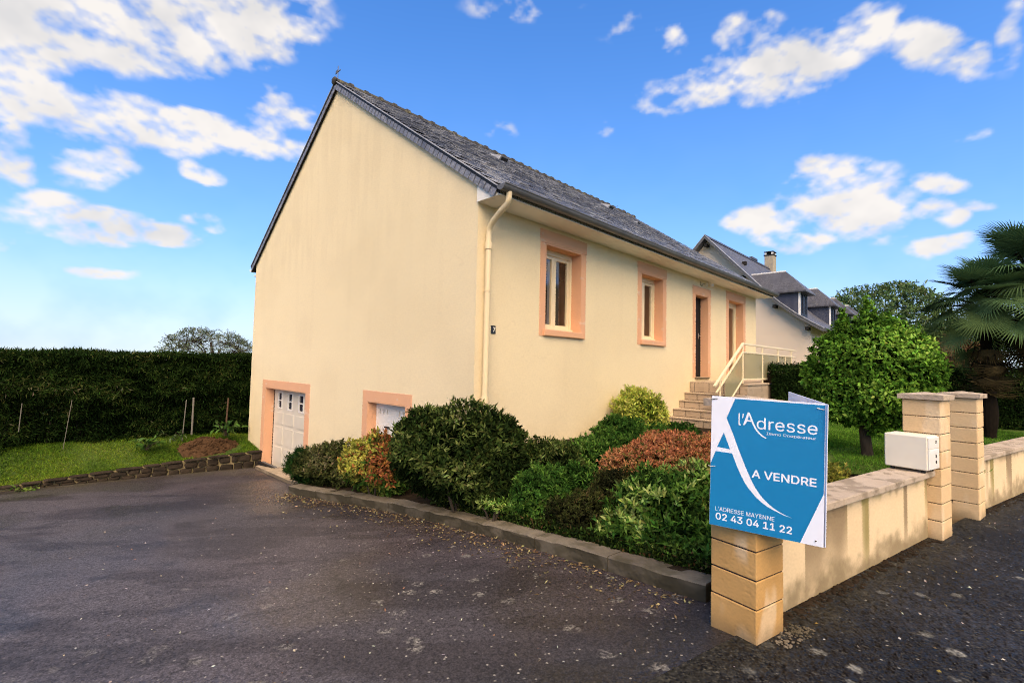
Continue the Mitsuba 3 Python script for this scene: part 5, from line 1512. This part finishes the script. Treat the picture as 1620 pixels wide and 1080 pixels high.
for i, (xa, wd_) in enumerate(((18.15, 1.25), (23.9, 1.25), (28.3, 1.25), (32.4, 1.25))):
    dk = nk(nb + '__dormer')
    yf = 0.38
    zf, ze = 4.0, 4.93
    yb = np.interp(ze + 0.1, [p[1] for p in right[::-1]], [p[0] for p in right[::-1]])
    for x_ in (xa, xa + wd_ - 0.08):
        add(dk + '__cheek', prism(sg.Polygon([(yf + 0.06, roofz(yf) - 0.05), (yf + 0.06, ze), (yb, ze), (yb - 0.1, ze - 0.15)]), x_, x_ + 0.08, 'yz'), 'dormer_slate')
    add(dk + '__front_frame', cat(box(xa, xa + 0.14, yf, yf + 0.07, roofz(yf) - 0.1, ze), box(xa + wd_ - 0.14, xa + wd_, yf, yf + 0.07, roofz(yf) - 0.1, ze), box(xa + 0.14, xa + wd_ - 0.14, yf, yf + 0.07, ze - 0.12, ze), box(xa + 0.14, xa + wd_ - 0.14, yf, yf + 0.07, roofz(yf) - 0.1, roofz(yf) + 0.12),
                                  box(xa + wd_ / 2 - 0.05, xa + wd_ / 2 + 0.05, yf + 0.005, yf + 0.065, roofz(yf) + 0.1, ze - 0.1)), 'navy_paint')
    add(dk + '__corner_trim', bev(xa - 0.02, xa + 0.05, yf - 0.02, yf + 0.055, roofz(yf) - 0.1, ze, 0.005), 'white_trim')
    add(dk + '__window', box(xa + 0.14, xa + wd_ - 0.14, yf + 0.03, yf + 0.05, roofz(yf) + 0.1, ze - 0.1), 'dark_glass')
    ov, xm, zt = 0.22, xa + wd_ / 2, 5.92
    yr0, yr1 = 1.05, np.interp(zt, [p[1] for p in right[::-1]], [p[0] for p in right[::-1]]) + 0.05
    pts = np.array([(xa - ov, yf - 0.27, ze), (xa + wd_ + ov, yf - 0.27, ze), (xa - ov, yb + 0.1, ze), (xa + wd_ + ov, yb + 0.1, ze), (xm, yr0, zt), (xm, yr1, zt),
                    (xa - ov, yf - 0.27, ze - 0.06), (xa + wd_ + ov, yf - 0.27, ze - 0.06), (xa - ov, yb + 0.1, ze - 0.06), (xa + wd_ + ov, yb + 0.1, ze - 0.06)])
    add(dk + '__dormer_roof', trimesh.convex.convex_hull(pts), 'neighbour_slate')
    add(dk + '__dormer_ridge', tube([(xm, yr0, zt), (xm, yr1, zt)], 0.035, 6), 'white_trim')

# ------------------------------------------------------------------ litter on the ground
def litter(key, n, pts, size, pal, label, catg):
    P = pts(n)
    a = rng.uniform(0, 2 * PI, n)
    D = unit(np.stack([np.cos(a), np.sin(a), 0.25 * rng.normal(size=n)], 1))
    mc = leaves(P, D, np.tile([0, 0, 1.0], (n, 1)) + 0.4 * rng.normal(size=(n, 3)), size * rng.uniform(0.5, 1.4, n), size * 0.5 * rng.uniform(0.6, 1.3, n), shades(n, pal, None, 0.3), 0.15, -0.1)
    k = add(key, mc[0], 'litter', False, mc[1], kind='stuff', label=label, category=catg)


def along_kerb(n):
    t = rng.random(n) ** 0.8 * seg[-1]
    c = np.array([kerb_at(x) for x in t])
    d = np.abs(rng.normal(size=n)) * (0.10 + 0.22 * rng.random(n))
    x, y = c[:, 0] - 0.03 - d, c[:, 1] + rng.normal(size=n) * 0.03
    return np.stack([x, y, z_drive(x, y) + 0.012], 1)


litter('leaf_litter', 1500, along_kerb, 0.035, [(2, (0.10, 0.065, 0.03)), (2, (0.19, 0.14, 0.07)), (1, (0.32, 0.26, 0.13)), (1, (0.05, 0.035, 0.02))], 'brown and straw fallen leaves along the foot of the kerb', 'leaf litter')


def over_drive(n):
    a, r = rng.uniform(0, 2 * PI, n), rng.random(n) ** 0.6
    x, y = -2.1 + 2.0 * r * np.cos(a), -0.3 + 4.2 * r * np.sin(a)
    x = np.minimum(x, kerb_x(y) - 0.05)
    return np.stack([x, y, z_drive(x, y) + 0.012], 1)


litter('petal_litter', 320, over_drive, 0.022, [(2, (0.42, 0.38, 0.33)), (1, (0.28, 0.22, 0.14)), (0.5, (0.35, 0.16, 0.08))], 'pale scattered petals and bits of leaf on the driveway', 'leaf litter')


def over_pave(n):
    x = rng.uniform(-0.9, 8, n)
    v = 0.02 + np.abs(rng.normal(size=n)) * 0.8
    y = -3.9 - (x + 1.2) * 0.2148 - v + 0.06
    return np.stack([x, y, 0.022 - 0.012 * v], 1)


litter('pavement_litter', 260, over_pave, 0.026, [(2, (0.38, 0.36, 0.30)), (1, (0.30, 0.22, 0.06)), (1, (0.10, 0.07, 0.04))], 'pale leaf scraps lying on the pavement beside the wall', 'leaf litter')
# broken stones at the foot of the first pillar
ms = []
for i in range(120):
    m = trimesh.creation.icosphere(subdivisions=1, radius=1.0)
    v = np.array(m.vertices)
    v *= (1 + 0.6 * (meshkit.fbm(v * 1.5 + rng.uniform(0, 40, 3), 2, 3) - 0.5))[:, None] * rng.uniform(0.003, 0.012) * [1, 1, 0.6]
    t = rng.random()
    ms.append(trimesh.Trimesh(v + [-1.10 + 0.34 * t, -3.96 - 0.06 * t + rng.normal() * 0.04 - 0.03, 0.007], m.faces, process=False))
add('rubble_gravel', cat(ms), 'kerb_concrete', kind='stuff', label='crumbled grey mortar and gravel at the foot of the nearest pillar', category='gravel')

ms = []
for i in range(900):
    m = trimesh.creation.icosphere(subdivisions=1, radius=1.0)
    v = np.array(m.vertices)
    v *= (1 + 0.7 * (meshkit.fbm(v * 1.4 + rng.uniform(0, 40, 3), 2, 3) - 0.5))[:, None] * rng.uniform(0.004, 0.016) * [1.3, 1.3, 0.7]
    x = -0.85 + 8.5 * rng.random() ** 1.4
    if 1.95 < x < 3.55:
        continue
    base = -3.893 - 0.2143 * (x + 0.664) if x < 2.5 else -4.889 - 0.2431 * (x - 3.882)
    ms.append(trimesh.Trimesh(v + [x, base - 0.012 - abs(rng.normal()) * 0.05, 0.004], m.faces, process=False))
add('wall_foot_moss', cat(ms), 'soil', kind='stuff', label='dark silt and moss gathered along the foot of the low street wall', category='moss')
